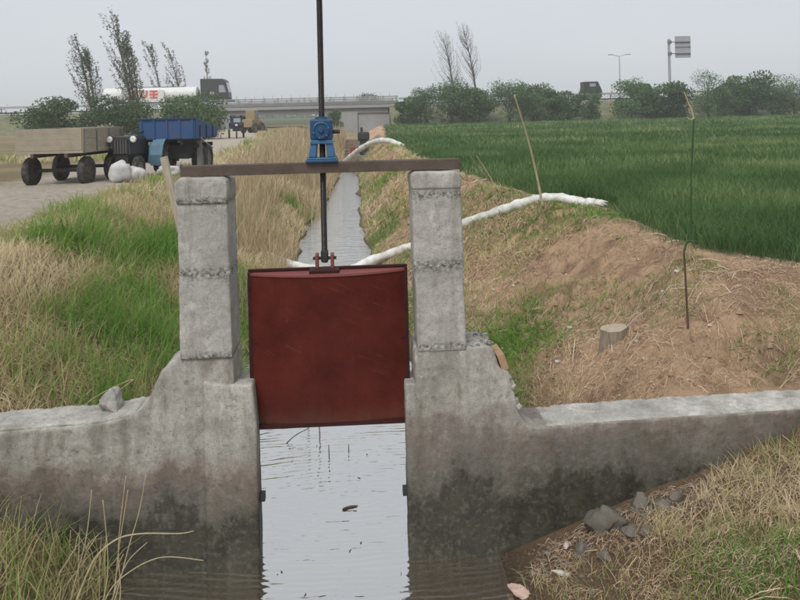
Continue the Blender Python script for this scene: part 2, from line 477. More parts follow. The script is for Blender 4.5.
def axis(segs):
    out = []
    for a, b, st in segs:
        n = max(int(round((b - a) / st)), 1); out += list(np.linspace(a, b, n, endpoint=False))
    out.append(segs[-1][1]); return np.array(out)
gx = axis([(-600, -300, 100), (-300, -60, 30), (-60, -20, 5), (-20, -8, 1), (-8, -5, .25), (-5, -1.5, .09), (-1.5, 4.6, .055), (4.6, 9, .3), (9, 30, 2), (30, 90, 6), (90, 300, 30), (300, 600, 100)])
gy = axis([(-60, -12, 6), (-12, -3, .6), (-3, -1.2, .12), (-1.2, 5, .055), (5, 10, .08), (10, 18, .14), (18, 50, .5), (50, 110, 2), (110, 300, 12), (300, 700, 80)])
GX, GY = np.meshgrid(gx, gy)
GZ = height(GX, GY)
lw, rw, lc, rc = edges(GY)
n1 = fbm(GX * .8, GY * .8, 21, 4); n2 = fbm(GX * 4, GY * 4, 22, 3)
def cmix(a, b, t): return a * (1 - t[..., None]) + np.array(b) * t[..., None]
C = np.zeros(GX.shape + (3,)) + np.array((.24, .20, .11))
C = cmix(C, (.34, .27, .16), sstep(.45, .62, n1))
C = cmix(C, (.68, .46, .295), sstep(-.1, .3, GX - (rw + .7)))                                  # right bank, cut straw and soil
C = cmix(C, (.44, .29, .19), sstep(-.1, .3, GX - (rw + .7)) * sstep(.5, .64, n2))
C = cmix(C, (.20, .135, .085), sstep(.34, .2, GY) * sstep(.6, 1, GX))                        # front right soil
C = cmix(C, (.07, .105, .035), sstep(-.1, .25, GX - rc))                                      # field soil under wheat
C = cmix(C, (.17, .125, .09), sstep(38, 41, GY) * sstep(52, 47, GY) * sstep(-3, -1.5, GX) * sstep(1.8, 1, GX))
rx = np.interp(GY, *ROADC)
C = cmix(C, (.56, .49, .41), sstep(2.1, 1.4, np.abs(GX - rx) + (n1 - .5) * 1.2) * sstep(-8, -2, GY))
C = cmix(C, (.075, .058, .04), sstep(.10, -.02, GZ))                                           # wet mud
C = cmix(C, (.075, .10, .045), sstep(88, 120, GY))
ny, nx = GX.shape
idx = np.arange(nx * ny).reshape(ny, nx)
quads = np.stack([idx[:-1, :-1], idx[:-1, 1:], idx[1:, 1:], idx[1:, :-1]], -1).reshape(-1, 4)
t = NT('soil')
at = t.new('ShaderNodeAttribute', attribute_name='gcol')
v = t.coord('Object')
a_, b_ = t.noise(v, 6, 6, .7), t.noise(v, 45, 5, .7)
c = t.mix(t.ramp(a_, [(.3, .5), (.55, 0.0)]), at.outputs['Color'], (.16, .105, .065))
c = t.mix(t.ramp(b_, [(.52, 0.0), (.72, .6)]), c, t.mix(.5, at.outputs['Color'], (.55, .45, .33)))
t.col(c); t.rough(.95); t.b.inputs['Specular IOR Level'].default_value = .15
t.bump(t.math('ADD', t.math('ADD', t.math('MULTIPLY', a_, .6), t.math('MULTIPLY', b_, .5)), t.math('MULTIPLY', t.noise(v, 140, 3, .7), .25)), 1.0, .075)
M['soil'] = t.m
ground = np_mesh('ground', np.stack([GX, GY, GZ], -1).reshape(-1, 3), [quads], M['soil'], None,
                 {'gcol': np.concatenate([C, np.ones(C.shape[:2] + (1,))], -1).reshape(-1, 4)}, True)
tag(ground, kind='structure')

# ------------------------------------------------------------------ water
t = NT('murky_canal_water')
v = t.coord('Object', (.8, 2.0, 1))
n_a = t.noise(v, 2.1, 3, .5, .6); n_b = t.noise(t.coord('Object', (1, 2.6, 1)), 9, 3, .5, .3)
wv = t.new('ShaderNodeTexWave', wave_type='RINGS', rings_direction='SPHERICAL'); wv.inputs['Scale'].default_value = 2.6; wv.inputs['Distortion'].default_value = 5.0; wv.inputs['Detail'].default_value = 2
mpw = t.new('ShaderNodeMapping'); mpw.inputs['Location'].default_value = (-.05, -1.6, 0); t.link(v, mpw.inputs['Vector']); t.link(mpw.outputs[0], wv.inputs['Vector'])
h_ = t.math('ADD', t.math('ADD', n_a, t.math('MULTIPLY', n_b, .22)), t.math('MULTIPLY', wv.outputs['Fac'], .14))
t.col((.085, .052, .024)); t.rough(.5); t.b.inputs['Specular IOR Level'].default_value = 0
bp = t.bump(h_, .42, .05)
gl = t.new('ShaderNodeBsdfGlossy'); gl.inputs['Roughness'].default_value = .035; gl.inputs['Color'].default_value = (.93, .925, .91, 1)
t.link(bp.outputs[0], gl.inputs['Normal'])
fr = t.new('ShaderNodeLayerWeight'); fr.inputs['Blend'].default_value = .5
mx = t.new('ShaderNodeMixShader')
t.link(t.ramp(fr.outputs['Facing'], [(.0, .12), (.35, .70), (.6, .80), (.85, .9), (1.0, .95)]), mx.inputs[0])
t.link(t.b.outputs[0], mx.inputs[1]); t.link(gl.outputs[0], mx.inputs[2]); t.link(mx.outputs[0], t.out.inputs['Surface'])
wx = np.linspace(-2.4, 2.4, 13); wy = np.linspace(-9, 44, 60)
WX, WY = np.meshgrid(wx, wy); ii = np.arange(WX.size).reshape(WX.shape)
water = np_mesh('canal_water', np.stack([WX, WY, WX * 0], -1).reshape(-1, 3),
                [np.stack([ii[:-1, :-1], ii[:-1, 1:], ii[1:, 1:], ii[1:, :-1]], -1).reshape(-1, 4)], t.m, None, None, True)
tag(water, kind='structure')

# ------------------------------------------------------------------ concrete structure
tx_big = bpy.data.textures.new('lumps', 'CLOUDS'); tx_big.noise_scale = .22; tx_big.noise_depth = 3
tx_fine = bpy.data.textures.new('chips', 'CLOUDS'); tx_fine.noise_scale = .035; tx_fine.noise_depth = 2
def roughen(o, voxel=.014, big=.018, fine=.008):
    m = o.modifiers.new('remesh', 'REMESH'); m.mode = 'VOXEL'; m.voxel_size = voxel; m.use_smooth_shade = True
    for tx, s in ((tx_big, big), (tx_fine, fine)):
        if s:
            d = o.modifiers.new('displace', 'DISPLACE'); d.texture = tx; d.strength = s; d.mid_level = .5; d.texture_coords = 'GLOBAL'
    return o

DEP = .37
# left abutment
ab = thing('concrete_abutment', 'grey concrete abutment with rounded shoulder and a pale stone on its wing wall', 'abutment', (-1.05, 0, 0))
def loc(poly, ox): return [(x - ox, z) for x, z in poly]
LP = [(-4.2, -.45), (-.70, -.45), (-.70, 1.405), (-1.03, 1.425), (-1.10, 1.39), (-1.17, 1.33), (-1.215, 1.25), (-1.25, 1.17), (-1.285, 1.10), (-1.345, 1.045), (-1.6, 1.00), (-2.4, .97), (-4.2, .95)]
roughen(MB().prism(loc(LP, -1.05), 0.02, DEP).build('wing_wall', M['conc'], ab))
roughen(MB().prism(loc([(-.905, -.45), (-.553, -.45), (-.553, .5), (-.558, .95), (-.578, 1.222), (-.70, 1.228), (-.80, 1.24), (-.90, 1.26)], -1.05), -.012, .145).build('guide_block', M['conc'], ab), fine=.005, big=.012)
roughen(MB().prism(loc([(-.72, -.45), (-.60, -.45), (-.60, 1.19), (-.72, 1.19)], -1.05), .17, .355).build('guide_block', M['conc'], ab), fine=.005, big=.01)
roughen(MB().prism(loc([(-1.045, 1.40), (-.705, 1.40), (-.711, 1.95), (-.708, 1.975), (-.717, 2.47), (-1.046, 2.47), (-1.040, 1.975), (-1.044, 1.95)], -1.05), 0.004, .338).build('pillar_shaft', M['conc_p'], ab), voxel=.011, big=.012, fine=.007)
roughen(MB().prism(loc([(-1.046, 2.425), (-.718, 2.425), (-.710, 2.47), (-.710, 2.52), (-.716, 2.575), (-.745, 2.592), (-1.02, 2.60), (-1.05, 2.57), (-1.057, 2.50)], -1.05), -.006, .34).build('pillar_cap', M['conc_p'], ab), voxel=.011, big=.014, fine=.004)
MB().box((.514, .06, .455), (.035, .05, .055)).build('guide_bracket', M['black'], ab, bevel=.004)
# right abutment
ar = thing('concrete_abutment', 'grey concrete abutment with broken stepped shoulder and long low wing wall', 'abutment', (.9, 0, 0))
RP = [(.50, -.45), (3.9, -.45), (3.9, .90), (3.2, .885), (2.395, .872), (1.9, .862), (1.32, .845), (1.255, .86), (1.215, .92), (1.185, 1.02), (1.16, 1.12), (1.135, 1.235), (1.075, 1.25), (1.06, 1.30), (1.035, 1.385), (.98, 1.41), (.50, 1.40)]
roughen(MB().prism(loc(RP, .9), 0.012, DEP).build('wing_wall', M['conc_r'], ar), fine=.010)
roughen(MB().prism(loc([(.434, -.45), (.58, -.45), (.58, 1.18), (.432, 1.178), (.428, .9)], .9), .014, .145).build('guide_block', M['conc_r'], ar), fine=.005, big=.012)
roughen(MB().prism(loc([(.48, -.45), (.60, -.45), (.60, 1.15), (.48, 1.15)], .9), .17, .355).build('guide_block', M['conc_r'], ar), fine=.005, big=.01)
roughen(MB().prism(loc([(.522, 1.39), (.850, 1.39), (.843, 1.93), (.846, 1.955), (.837, 2.52), (.508, 2.52), (.512, 1.955), (.516, 1.93)], .9), 0.004, .338).build('pillar_shaft', M['conc_p'], ar), voxel=.011, big=.012, fine=.007)
roughen(MB().prism(loc([(.506, 2.478), (.838, 2.478), (.846, 2.54), (.838, 2.578), (.81, 2.592), (.53, 2.597), (.506, 2.575), (.500, 2.53)], .9), -.004, .342).build('pillar_cap', M['conc_p'], ar), voxel=.011, big=.012, fine=.003)
MB().box((-.482, .06, .445), (.035, .05, .055)).build('guide_bracket', M['black'], ar, bevel=.004)
M['cap'] = concrete('pale_mortar', (.52, .50, .46))
roughen(MB().prism(loc([(1.36, .82), (1.9, .835), (2.395, .845), (3.2, .86), (3.9, .875), (3.9, .906), (3.2, .893), (2.395, .880), (1.9, .871), (1.40, .854)], .9), .025, .352).build('mortar_cap', M['cap'], ar), voxel=.011, big=.022, fine=.022)
roughen(MB().prism(loc([(-4.2, .94), (-2.4, .96), (-1.6, .99), (-1.36, 1.03), (-1.36, 1.052), (-1.6, 1.016), (-2.4, .986), (-4.2, .968)], -1.05), .035, .352).build('mortar_cap', M['cap'], ab), voxel=.011, big=.022, fine=.022)
# crumbled mortar lumps left on the broken shoulder
def rockmesh(mb, c, s, seed, n=10, sub=2):
    r = random.Random(seed)
    import bmesh
    bm = bmesh.new(); bmesh.ops.create_icosphere(bm, subdivisions=sub, radius=1)
    planes = [(Vector((r.uniform(-1, 1), r.uniform(-1, 1), r.uniform(-1, 1))).normalized(), r.uniform(.55, .85)) for _ in range(n)]
    for v in bm.verts:
        for nn, d in planes:
            k = v.co.dot(nn)
            if k > d: v.co -= nn * (k - d)
        if sub < 3: v.co *= r.uniform(.97, 1.03)
        else:
            q = v.co * 2.2 + Vector((seed, seed * 2, seed * 3))
            from mathutils import noise as mn
            v.co *= 1 + .16 * mn.noise(q) + .10 * mn.noise(q * 2.7) + .07 * mn.noise(q * 6) + .04 * mn.noise(q * 13)
    b = [(Vector(c) + Vector((v.co.x * s[0], v.co.y * s[1], v.co.z * s[2]))) for v in bm.verts]
    f = [tuple(v.index for v in fc.verts) for fc in bm.faces]
    bm.free(); mb.add(b, f); return mb
lm = MB()
for k in range(16):
    rockmesh(lm, (random.uniform(-.02, .14), random.uniform(.0, .3), 1.405 + random.uniform(-.01, .012)), (random.uniform(.012, .045), random.uniform(.012, .04), random.uniform(.008, .024)), k)
for k in range(10):
    q = random.uniform(0, 1)
    rockmesh(lm, (.235 + q * .10, random.uniform(.0, .3), 1.23 - q * .36), (random.uniform(.012, .03),) * 3, 60 + k)
tag(lm.build('mortar_crumb', M['conc_p'], ar, smooth=False), kind='stuff')

# brick stuck on the broken shoulder
b = MB().box((0, 0, 0), (.05, .22, .115)).build('broken_brick', M['brick'], None, bevel=.006)
b.location = (1.094, .135, 1.292); b.rotation_euler = (0, R(-18), R(3))
tag(b, 'tan brick wedged in the broken shoulder of the concrete abutment', 'brick')

# rock lying on the left wing wall
def rock(name, label, cat, c, s, seed, mat, group=None, n=10, sub=True):
    o = rockmesh(MB(), (0, 0, 0), s, seed, n + 8, 4).build(name, mat, None, smooth=True)
    o.location = c; o.rotation_euler = (0, 0, seed * 1.7)
    return tag(o, label, cat, group)
rock('stone', 'pale grey stone lying on the low wing wall beside long grass', 'stone', (-1.57, .22, 1.07), (.11, .09, .10), 3, M['conc_p'])

# ------------------------------------------------------------------ beam, hoist, screw, gate
bm_ = thing('steel_beam', 'rusty brown double channel beam laid across the two concrete pillars', 'beam', (-.09, .15, 2.60))
for s in (-1, 1):
    y0 = s * .062
    MB().xprism([(y0, 0), (y0 - s * .05, 0), (y0 - s * .05, .008), (y0 - s * .010, .008), (y0 - s * .010, .062), (y0 - s * .05, .062), (y0 - s * .05, .07), (y0, .07)], -.945, .94).build('channel', M['rust'], bm_, bevel=.002)
for xx in (-.85, .85):
    MB().box((xx, 0, .035), (.06, .018, .05)).build('spacer', M['rust'], bm_, bevel=.002)
HX, HY = -.09, .15
ho = thing('screw_hoist', 'blue cast iron screw hoist standing on the rusty beam', 'hoist', (HX, HY, 2.672))
MB().box((0, 0, .010), (.215, .18, .02)).build('base_plate', M['blue'], ho, bevel=.006)
MB().box((0, 0, .026), (.195, .16, .012)).build('base_flange', M['blue_l'], ho, bevel=.004)
for s in (-1, 1):
    MB().prism([(s * .092, .032), (s * .036, .032), (s * .030, .125), (s * .072, .140)], -.055, .055).build('leg', M['blue_l'], ho, bevel=.008, segs=3)
MB().prism([(-.078, .125), (.078, .125), (.070, .152), (-.070, .152)], -.065, .065).build('collar', M['blue_l'], ho, bevel=.005)
MB().box((0, 0, .222), (.150, .135, .142)).build('gearbox', M['blue'], ho, bevel=.014, segs=3)
MB().ring((0, -.067, .218), (0, -1, 0), [(0.001, 0), (.060, 0), (.060, .012), (.046, .017), (.044, .011), (.018, .011), (.016, .026), (.001, .026)], 32).build('cover', M['blue'], ho, smooth=False, bevel=.002)
for k in range(6):
    a = k * PI / 3 + .3
    MB().cyl((.052 * math.cos(a), -.077, .218 + .052 * math.sin(a)), (.052 * math.cos(a), -.086, .218 + .052 * math.sin(a)), .0055, 6).build('bolt', M['brass'], ho)
for sx in (-1, 1):
    for sy in (-1, 1):
        MB().cyl((sx * .092, sy * .068, .018), (sx * .092, sy * .068, .036), .008, 6).build('bolt', M['brass'], ho)
MB().cyl((.070, .0, .205), (.125, .0, .205), .014, 12).build('crank_shaft', M['steel'], ho)
MB().ring((0, 0, .290), (0, 0, 1), [(.026, 0), (.046, 0), (.042, .018), (.026, .018)], 24).build('top_nut', M['blue'], ho)

# lifting screw: threaded rod
prof = MB()
zs = 1.985; rod_top = 4.35
mb = MB()
pts = []; rad = []
for i in range(0, 520):
    z = zs + (rod_top - zs) * i / 519
    pts.append((0, 0, z - zs)); rad.append(.0195 + (.0022 if i % 2 else -.001))
sc = MB().tube(pts, rad, 14).build('lifting_screw', M['steel'], None, smooth=False)
sc.location = (HX, HY, zs)
sc.rotation_euler = (0, R(0.2), 0)
tag(sc, 'long dark threaded steel rod rising from the gate through the blue hoist', 'rod')

gt = thing('sluice_gate', 'dark red painted iron gate plate hanging half raised between concrete abutments', 'gate', (-.07, .15, .885))
GW, GH = 1.085, 1.055
# bulging plate
nxp, nzp = 41, 25
def gy_(u, w): return -.028 - (.125 * w + .035 * (1 - w)) * max(1 - (2 * u - 1) ** 2, 0) ** .9
V = []; F = []
for j in range(nzp):
    for i in range(nxp):
        u, w = i / (nxp - 1), j / (nzp - 1)
        V.append(((u - .5) * (GW - .05), gy_(u, w), .03 + w * (GH - .045)))
for j in range(nzp - 1):
    for i in range(nxp - 1):
        a = j * nxp + i; F.append((a, a + 1, a + nxp + 1, a + nxp))
MB().add(V, F).build('plate', M['gate'], gt, smooth=True)
# top flange following the bulge, bottom flange
def flange(z0, z1, w, extra, name, mat):
    vs = []; fs = []
    for z in (z0, z1):
        for i in range(nxp):
            u = i / (nxp - 1); vs.append(((u - .5) * (GW - .04), (gy_(u, w) if w else -.045) - extra, z))
        for i in range(nxp):
            u = i / (nxp - 1); vs.append(((u - .5) * (GW - .04), .02, z))
    n = nxp
    for i in range(n - 1):
        fs.append((i, i + 1, n + i + 1, n + i)); fs.append((2 * n + i, 3 * n + i, 3 * n + i + 1, 2 * n + i + 1))
        fs.append((i, 2 * n + i, 2 * n + i + 1, i + 1)); fs.append((n + i, n + i + 1, 3 * n + i + 1, 3 * n + i))
    return MB().add(vs, fs).build(name, mat, gt)
flange(GH - .022, GH - .008, 1, .006, 'top_flange', M['gate_top'])
flange(0.0, .03, 0, .012, 'bottom_flange', M['gate_dark'])
MB().box((0, .032, GH / 2), (GW - .02, .02, GH - .004)).build('back_plate', M['gate_dark'], gt, bevel=.002)
for s in (-1, 1):
    MB().box((s * (GW / 2 - .014), .0, GH / 2), (.028, .06, GH)).build('side_rail', M['gate_dark'], gt, bevel=.003)
    MB().box((s * (GW / 2 - .045), -.032, GH * .55), (.03, .02, .014)).build('lug', M['gate_dark'], gt, bevel=.003)
for s in (-1, 1):
    for k in range(6):
        MB().cyl((s * (GW / 2 - .014), -.028, .1 + k * .17), (s * (GW / 2 - .014), -.040, .1 + k * .17), .008, 6).build('bolt', M['gate_dark'], gt)
MB().box((0, .012, GH + .004), (GW, .026, .018)).build('top_rail', M['gate_dark'], gt, bevel=.003)
MB().box((-.02, -.06, GH + .002), (.20, .11, .022)).build('lug_base', M['gate_dark'], gt, bevel=.004)
for s in (-1, 1):
    lg = MB().box((-.02 + s * .052, -.0, GH + .055), (.022, .075, .105)).build('lifting_lug', M['gate_top'], gt, bevel=.005)
MB().cyl((-.10, 0, GH + .075), (.06, 0, GH + .075), .011, 12).build('pin', M['steel'], gt)
MB().box((-.02, 0, GH + .09), (.05, .04, .075)).build('rod_end', M['steel'], gt, bevel=.006)

# plank leaning behind the left pillar
a_p, b_p = Vector((-.58, .42, -.30)), Vector((-1.285, .64, 2.71))
d_p = (b_p - a_p); ln_p = d_p.length; d_p.normalize()
w_p = Vector((.85, -.5, .2)); w_p = (w_p - d_p * w_p.dot(d_p)).normalized(); n_p = d_p.cross(w_p)
vs_p = [Vector((0, 0, 0)) + d_p * l_ + w_p * w_ + n_p * t_ for l_ in (0, ln_p) for w_ in (-.028, .028) for t_ in (-.014, .014)]
pk = MB().add(vs_p, [(0, 1, 3, 2), (4, 6, 7, 5), (0, 4, 5, 1), (2, 3, 7, 6), (0, 2, 6, 4), (1, 5, 7, 3)]).build('plank', M['wood'], None, bevel=.003)
pk.location = a_p
tag(pk, 'pale weathered plank standing slanted behind the pillar with the rounded shoulder', 'plank')

# ------------------------------------------------------------------ hoses
def spline(P, n=10):
    P = [Vector(p) for p in P]; out = []
    for i in range(len(P) - 1):
        p0 = P[max(i - 1, 0)]; p1 = P[i]; p2 = P[i + 1]; p3 = P[min(i + 2, len(P) - 1)]
        for k in range(n):
            t = k / n
            out.append(.5 * ((2 * p1) + (p2 - p0) * t + (2 * p0 - 5 * p1 + 4 * p2 - p3) * t * t + (3 * p1 - p0 - 3 * p2 + p3) * t ** 3))
    out.append(P[-1]); return out
def H(x, y): return float(height(np.array([x]), np.array([y]))[0])
def hose(name, label, P, r, flat_end=True):
    pts = spline(P, 20); n = len(pts)
    rs = [r * (1 + .10 * math.sin(i * .31) * math.sin(i * .13) + .05 * math.sin(i * .71 + 1)) for i in range(n)]
    o = MB().tube(pts, rs, 14).build(name, M['hose'], None, smooth=True)
    d = o.modifiers.new('wrinkle', 'DISPLACE'); d.texture = tx_big; d.strength = r * .4; d.mid_level = .5; d.texture_coords = 'GLOBAL'
    return tag(o, label, 'hose')
P1 = [(-1.75, 9.7, .30), (-1.30, 9.6, .12), (-.7, 9.4, .02), (-.1, 9.3, .02), (.33, 9.3, .20), (1.07, 9.0, .43), (1.55, 8.6, .74), (1.98, 8.2, 1.03), (2.42, 7.75, 1.26), (2.80, 7.4, 1.44), (3.12, 7.3, 1.53), (3.42, 7.2, 1.545), (3.72, 7.0, 1.47), (3.90, 6.85, 1.43)]
P1 = [(x, y, max(z - .03, min(H(x, y) + .03, z + .25)) if x > .4 else z) for x, y, z in P1]
hz = hose('irrigation_hose', 'white irrigation hose crossing the ditch and climbing the straw bank to the wheat', P1, .082)
# torn loose end of the hose
te = MB()
e0 = Vector(P1[-1])
for k, (dx, dy, dz) in enumerate(((.20, -.02, .02), (.17, -.08, -.02), (.13, .05, .03), (.12, -.10, -.05))):
    te.tube([e0 + Vector((-.03, .01 * k, 0)), e0 + Vector((dx * .5, dy * .5, dz * .5 + .02)), e0 + Vector((dx, dy, dz))], [.05, .036, .012], 7)
te.build('torn_end', M['hose'], hz, smooth=True)
P2 = [(-.95, 37.5, .12), (-.74, 36, .38), (-.35, 35, .75), (.1, 34, 1.12), (.55, 33, 1.42), (1.0, 31.5, 1.62), (1.5, 30, 1.66), (2.0, 28.6, 1.45)]
hose('irrigation_hose', 'white irrigation hose arching up from the far ditch near the earth dam', P2, .13)

# ------------------------------------------------------------------ tractor, trailers, sacks
def wheel(parent, c, r, w, mat_rim, axis=(1, 0, 0)):
    ty = MB().ring(c, axis, [(r * .58, -w * .5), (r * .92, -w * .5), (r, -w * .3), (r, w * .3), (r * .92, w * .5), (r * .58, w * .5)], 28).build('wheel', M['rubber'], parent, bevel=.01)
    MB().ring(c, axis, [(.001, -w * .25), (r * .2, -w * .36), (r * .3, -w * .2), (r * .6, -w * .38), (r * .6, w * .38), (r * .3, w * .2), (r * .2, w * .36), (.001, w * .25)], 24).build('rim', mat_rim, ty)
    tr = MB(); n = 22
    ax = Vector(axis)
    for k in range(n):
        a = 2 * PI * k / n
        if abs(axis[0]) > .5:
            p = Vector(c) + Vector((0, math.cos(a), math.sin(a))) * r * 1.0
            tr.box(p, (w * .8, r * .09, r * .06), (a + PI / 2, 0, .35 if k % 2 else -.35))
    if tr.v: tag(tr.build('tread', M['rubber'], ty), kind='stuff')
    return ty

ZR = 1.5
def onroad(x, y): return (x, y, H(x, y))
tc_ = thing('farm_tractor', 'small old tractor with round headlight and faded blue mudguards beside white sacks', 'tractor', onroad(-5.58, 14.4), R(-8))
MB().prism([(-.22, .62), (.22, .62), (.22, 1.0), (.16, 1.08), (-.16, 1.08), (-.22, 1.0)], -.75, .35).build('hood', M['cab'], tc_, bevel=.02)
MB().box((0, -.765, .82), (.36, .03, .36)).build('grille', M['black'], tc_, bevel=.01)
for k in range(5): MB().box((-.14 + k * .07, -.785, .82), (.015, .015, .32)).build('grille_bar', M['grey_m'], tc_)
for s in (-1, 1):
    hl = MB().ring((s * .30, -.70, 1.0), (0, -1, 0), [(.001, -.09), (.07, -.07), (.10, 0), (.10, .03), (.001, .03)], 20).build('headlight', M['black'], tc_, smooth=True)
    MB().ring((s * .30, -.735, 1.0), (0, -1, 0), [(.001, 0), (.088, 0), (.06, .02), (.001, .028)], 20).build('lens', M['lamp'], hl, smooth=True)
    MB().cyl((s * .30, -.66, 1.0), (s * .2, -.6, .95), .02, 8).build('headlight_arm', M['black'], tc_)
    wheel(tc_, (s * .34, -.55, .29), .29, .13, M['grey_m'])
    wheel(tc_, (s * .56, .55, .50), .50, .24, M['grey_m'])
    MB().prism([(0, 0), (.001, 0), (0.001, 0.001)], 0, .001)
    fd = MB()
    vs = []; fs = []
    for k in range(9):
        a = R(200 - k * 27)
        for xo in (-.16, .16):
            for rr in (.56, .575): vs.append((s * .56 + xo, .55 + rr * math.cos(a) * 1.0, .50 + rr * math.sin(a)))
    for k in range(8):
        b0 = k * 4; b1 = b0 + 4
        fs += [(b0, b0 + 2, b1 + 2, b1), (b0 + 1, b1 + 1, b1 + 3, b0 + 3), (b0, b1, b1 + 1, b0 + 1), (b0 + 2, b0 + 3, b1 + 3, b1 + 2)]
    fs += [(0, 1, 3, 2), (32, 34, 35, 33)]
    MB().add(vs, fs).build('mudguard', M['lblue'], tc_)
    MB().box((s * .42, .12, .62), (.20, .06, .55), (R(-12), 0, 0)).build('side_panel', M['lblue'], tc_, bevel=.01)
MB().box((0, -.55, .32), (.62, .09, .09)).build('front_axle', M['black'], tc_, bevel=.01)
MB().box((0, -.1, .5), (.34, 1.3, .3)).build('engine', M['black'], tc_, bevel=.02)
MB().box((0, .5, .55), (1.0, .28, .3)).build('gearbox', M['black'], tc_, bevel=.02)
st = MB().box((0, .62, .92), (.42, .38, .08)).build('seat', M['black'], tc_, bevel=.02)
MB().box((0, .80, 1.08), (.42, .06, .30)).build('backrest', M['black'], st, bevel=.02)
sw = MB().ring((0, .28, 1.22), (0, -.5, 1), [(.17, -.012), (.194, -.012), (.194, .012), (.17, .012)], 20).build('steering_wheel', M['black'], tc_)
MB().cyl((0, .28, 1.22), (0, .12, .95), .016, 8).build('steering_column', M['black'], tc_)
MB().tube([(-.14, -.35, 1.05), (-.14, -.35, 1.25), (-.14, -.32, 1.33)], [.03, .03, .028], 10).build('exhaust', M['rust'], tc_)

def trailer_blue():
    T = thing('farm_trailer', 'blue steel tipping trailer with dark underside parked behind the tractor', 'trailer', onroad(-4.72, 15.6), R(-4))
    L = 1.05; hw = .72; z0, z1 = .98, 1.52
    MB().box((0, 0, z0), (hw * 2, 2 * L, .06)).build('floor_panel', M['tblue_d'], T, bevel=.008)
    fr_ = MB().box((0, -L, (z0 + z1) / 2), (hw * 2, .04, z1 - z0)).build('side_board', M['tblue'], T, bevel=.006)
    for k in range(5):
        MB().box((-.66 + k * .33, -L - .032, (z0 + z1) / 2), (.05, .03, z1 - z0 - .02)).build('rib', M['tblue'], fr_, bevel=.004)
    MB().box((0, -L - .03, z1 - .02), (hw * 2 + .04, .05, .05)).build('rail', M['tblue_d'], fr_, bevel=.004)
    MB().box((0, L, (z0 + z1) / 2 - .12), (hw * 2, .04, z1 - z0 - .24)).build('side_board', M['tblue'], T, bevel=.006)
    for s in (-1, 1):
        e_ = MB().xprism([(-L + .02, z0), (L - .02, z0), (L - .02, z1 - .30), (-L + .02, z1)], s * hw - .02, s * hw + .02).build('end_board', M['tblue'], T, bevel=.005)
        for k in range(3):
            MB().box((s * (hw + .03), -.7 + k * .62, z0 + .17), (.03, .05, .34)).build('rib', M['tblue_d'], e_, bevel=.003)
    for s in (-1, 1): MB().box((s * .35, 0, z0 - .09), (.08, 2 * L - .1, .12)).build('chassis_rail', M['black'], T, bevel=.006)
    for yy in (-.65, .65):
        MB().box((0, yy, z0 - .2), (1.4, .09, .10)).build('axle', M['black'], T, bevel=.006)
    MB().box((.70, -.62, .55), (.12, .08, .75)).build('prop_leg', M['grey_m'], T, bevel=.006)
    MB().box((.0, -.2, .62), (.9, 1.0, .35)).build('under_tank', M['black'], T, bevel=.02)
    for s in (-1, 1):
        for yy in (-.05, .65):
            wheel(T, (s * .52, yy, .40), .40, .2, M['grey_m'])
    MB().tube([(.82, -.9, 1.0), (.98, -.95, .86), (1.14, -.9, .72)], .014, 8).build('latch_handle', M['grey_m'], T)
    return T
trailer_blue()

def trailer_wood():
    T = thing('farm_trailer', 'beige board sided trailer standing end on beside the old tractor', 'trailer', onroad(-6.86, 13.6), R(84))
    for k in range(4):
        MB().box((0, -.78, .90 + k * .125), (2.05, .03, .125)).build('board', M['wood_b'], T, bevel=.004)
    for k in range(4):
        for s in (-1, 1): MB().box((s * 1.03, 0, .90 + k * .125), (.03, 1.55, .125)).build('board', M['wood_b'], T, bevel=.004)
        MB().box((0, .78, .90 + k * .125), (2.05, .03, .125)).build('board', M['wood_b'], T, bevel=.004)
    for xx in (-1.0, -.33, .33, 1.0): MB().box((xx, -.805, 1.06), (.05, .03, .54)).build('stake', M['grey_m'], T, bevel=.004)
    MB().box((0, 0, .80), (2.1, 1.6, .06)).build('floor_panel', M['wood_b'], T, bevel=.004)
    for s in (-1, 1): MB().box((0, s * .4, .72), (2.1, .08, .1)).build('chassis_rail', M['rust'], T, bevel=.004)
    for xx in (-.6, .78):
        for s in (-1, 1):
            wh = wheel(T, (xx, s * .66, .34), .34, .17, M['rust'], (0, 1, 0))
        MB().box((xx, 0, .36), (.08, 1.2, .08)).build('axle', M['black'], T)
    return T
trailer_wood()

def sack(c, s, label, seed, rz):  # slumped woven bag
    import bmesh
    r = random.Random(seed)
    bm = bmesh.new(); bmesh.ops.create_icosphere(bm, subdivisions=3, radius=1)
    off = r.uniform(0, 50)
    for v in bm.verts:
        p = v.co
        k = [math.copysign(abs(x) ** .62, x) for x in p]
        n = (float(fbm(np.array([p.x * 2 + off]), np.array([p.y * 2 + p.z * 1.7]), 3, 3)[0]) - .5) * .9
        v.co = Vector((k[0] * (1 + n), k[1] * (1 + n), (k[2] * (1 + n * .8)) * (1 if p.z > 0 else .72)))
    vs = [(v.co.x * s[0], v.co.y * s[1], v.co.z * s[2]) for v in bm.verts]; fs = [tuple(q.index for q in f.verts) for f in bm.faces]; bm.free()
    o = MB().add(vs, fs).build('sack', M['sack'], None, smooth=True)
    o.location = c; o.rotation_euler = (0, 0, rz)
    return tag(o, label, 'sack')
z_ = H(-5.5, 13.1)
sack((-5.55, 13.05, z_ + .20), (.24, .28, .30), 'upright white woven sack slumped before the tractor', 1, .3)
sack((-5.22, 13.25, z_ + .14), (.26, .22, .20), 'flat white woven sack lying against the tractor wheel', 2, -.2)
sack((-4.62, 14.0, H(-4.62, 14.0) + .16), (.30, .2, .14), 'small white sack under the blue trailer', 5, .1)

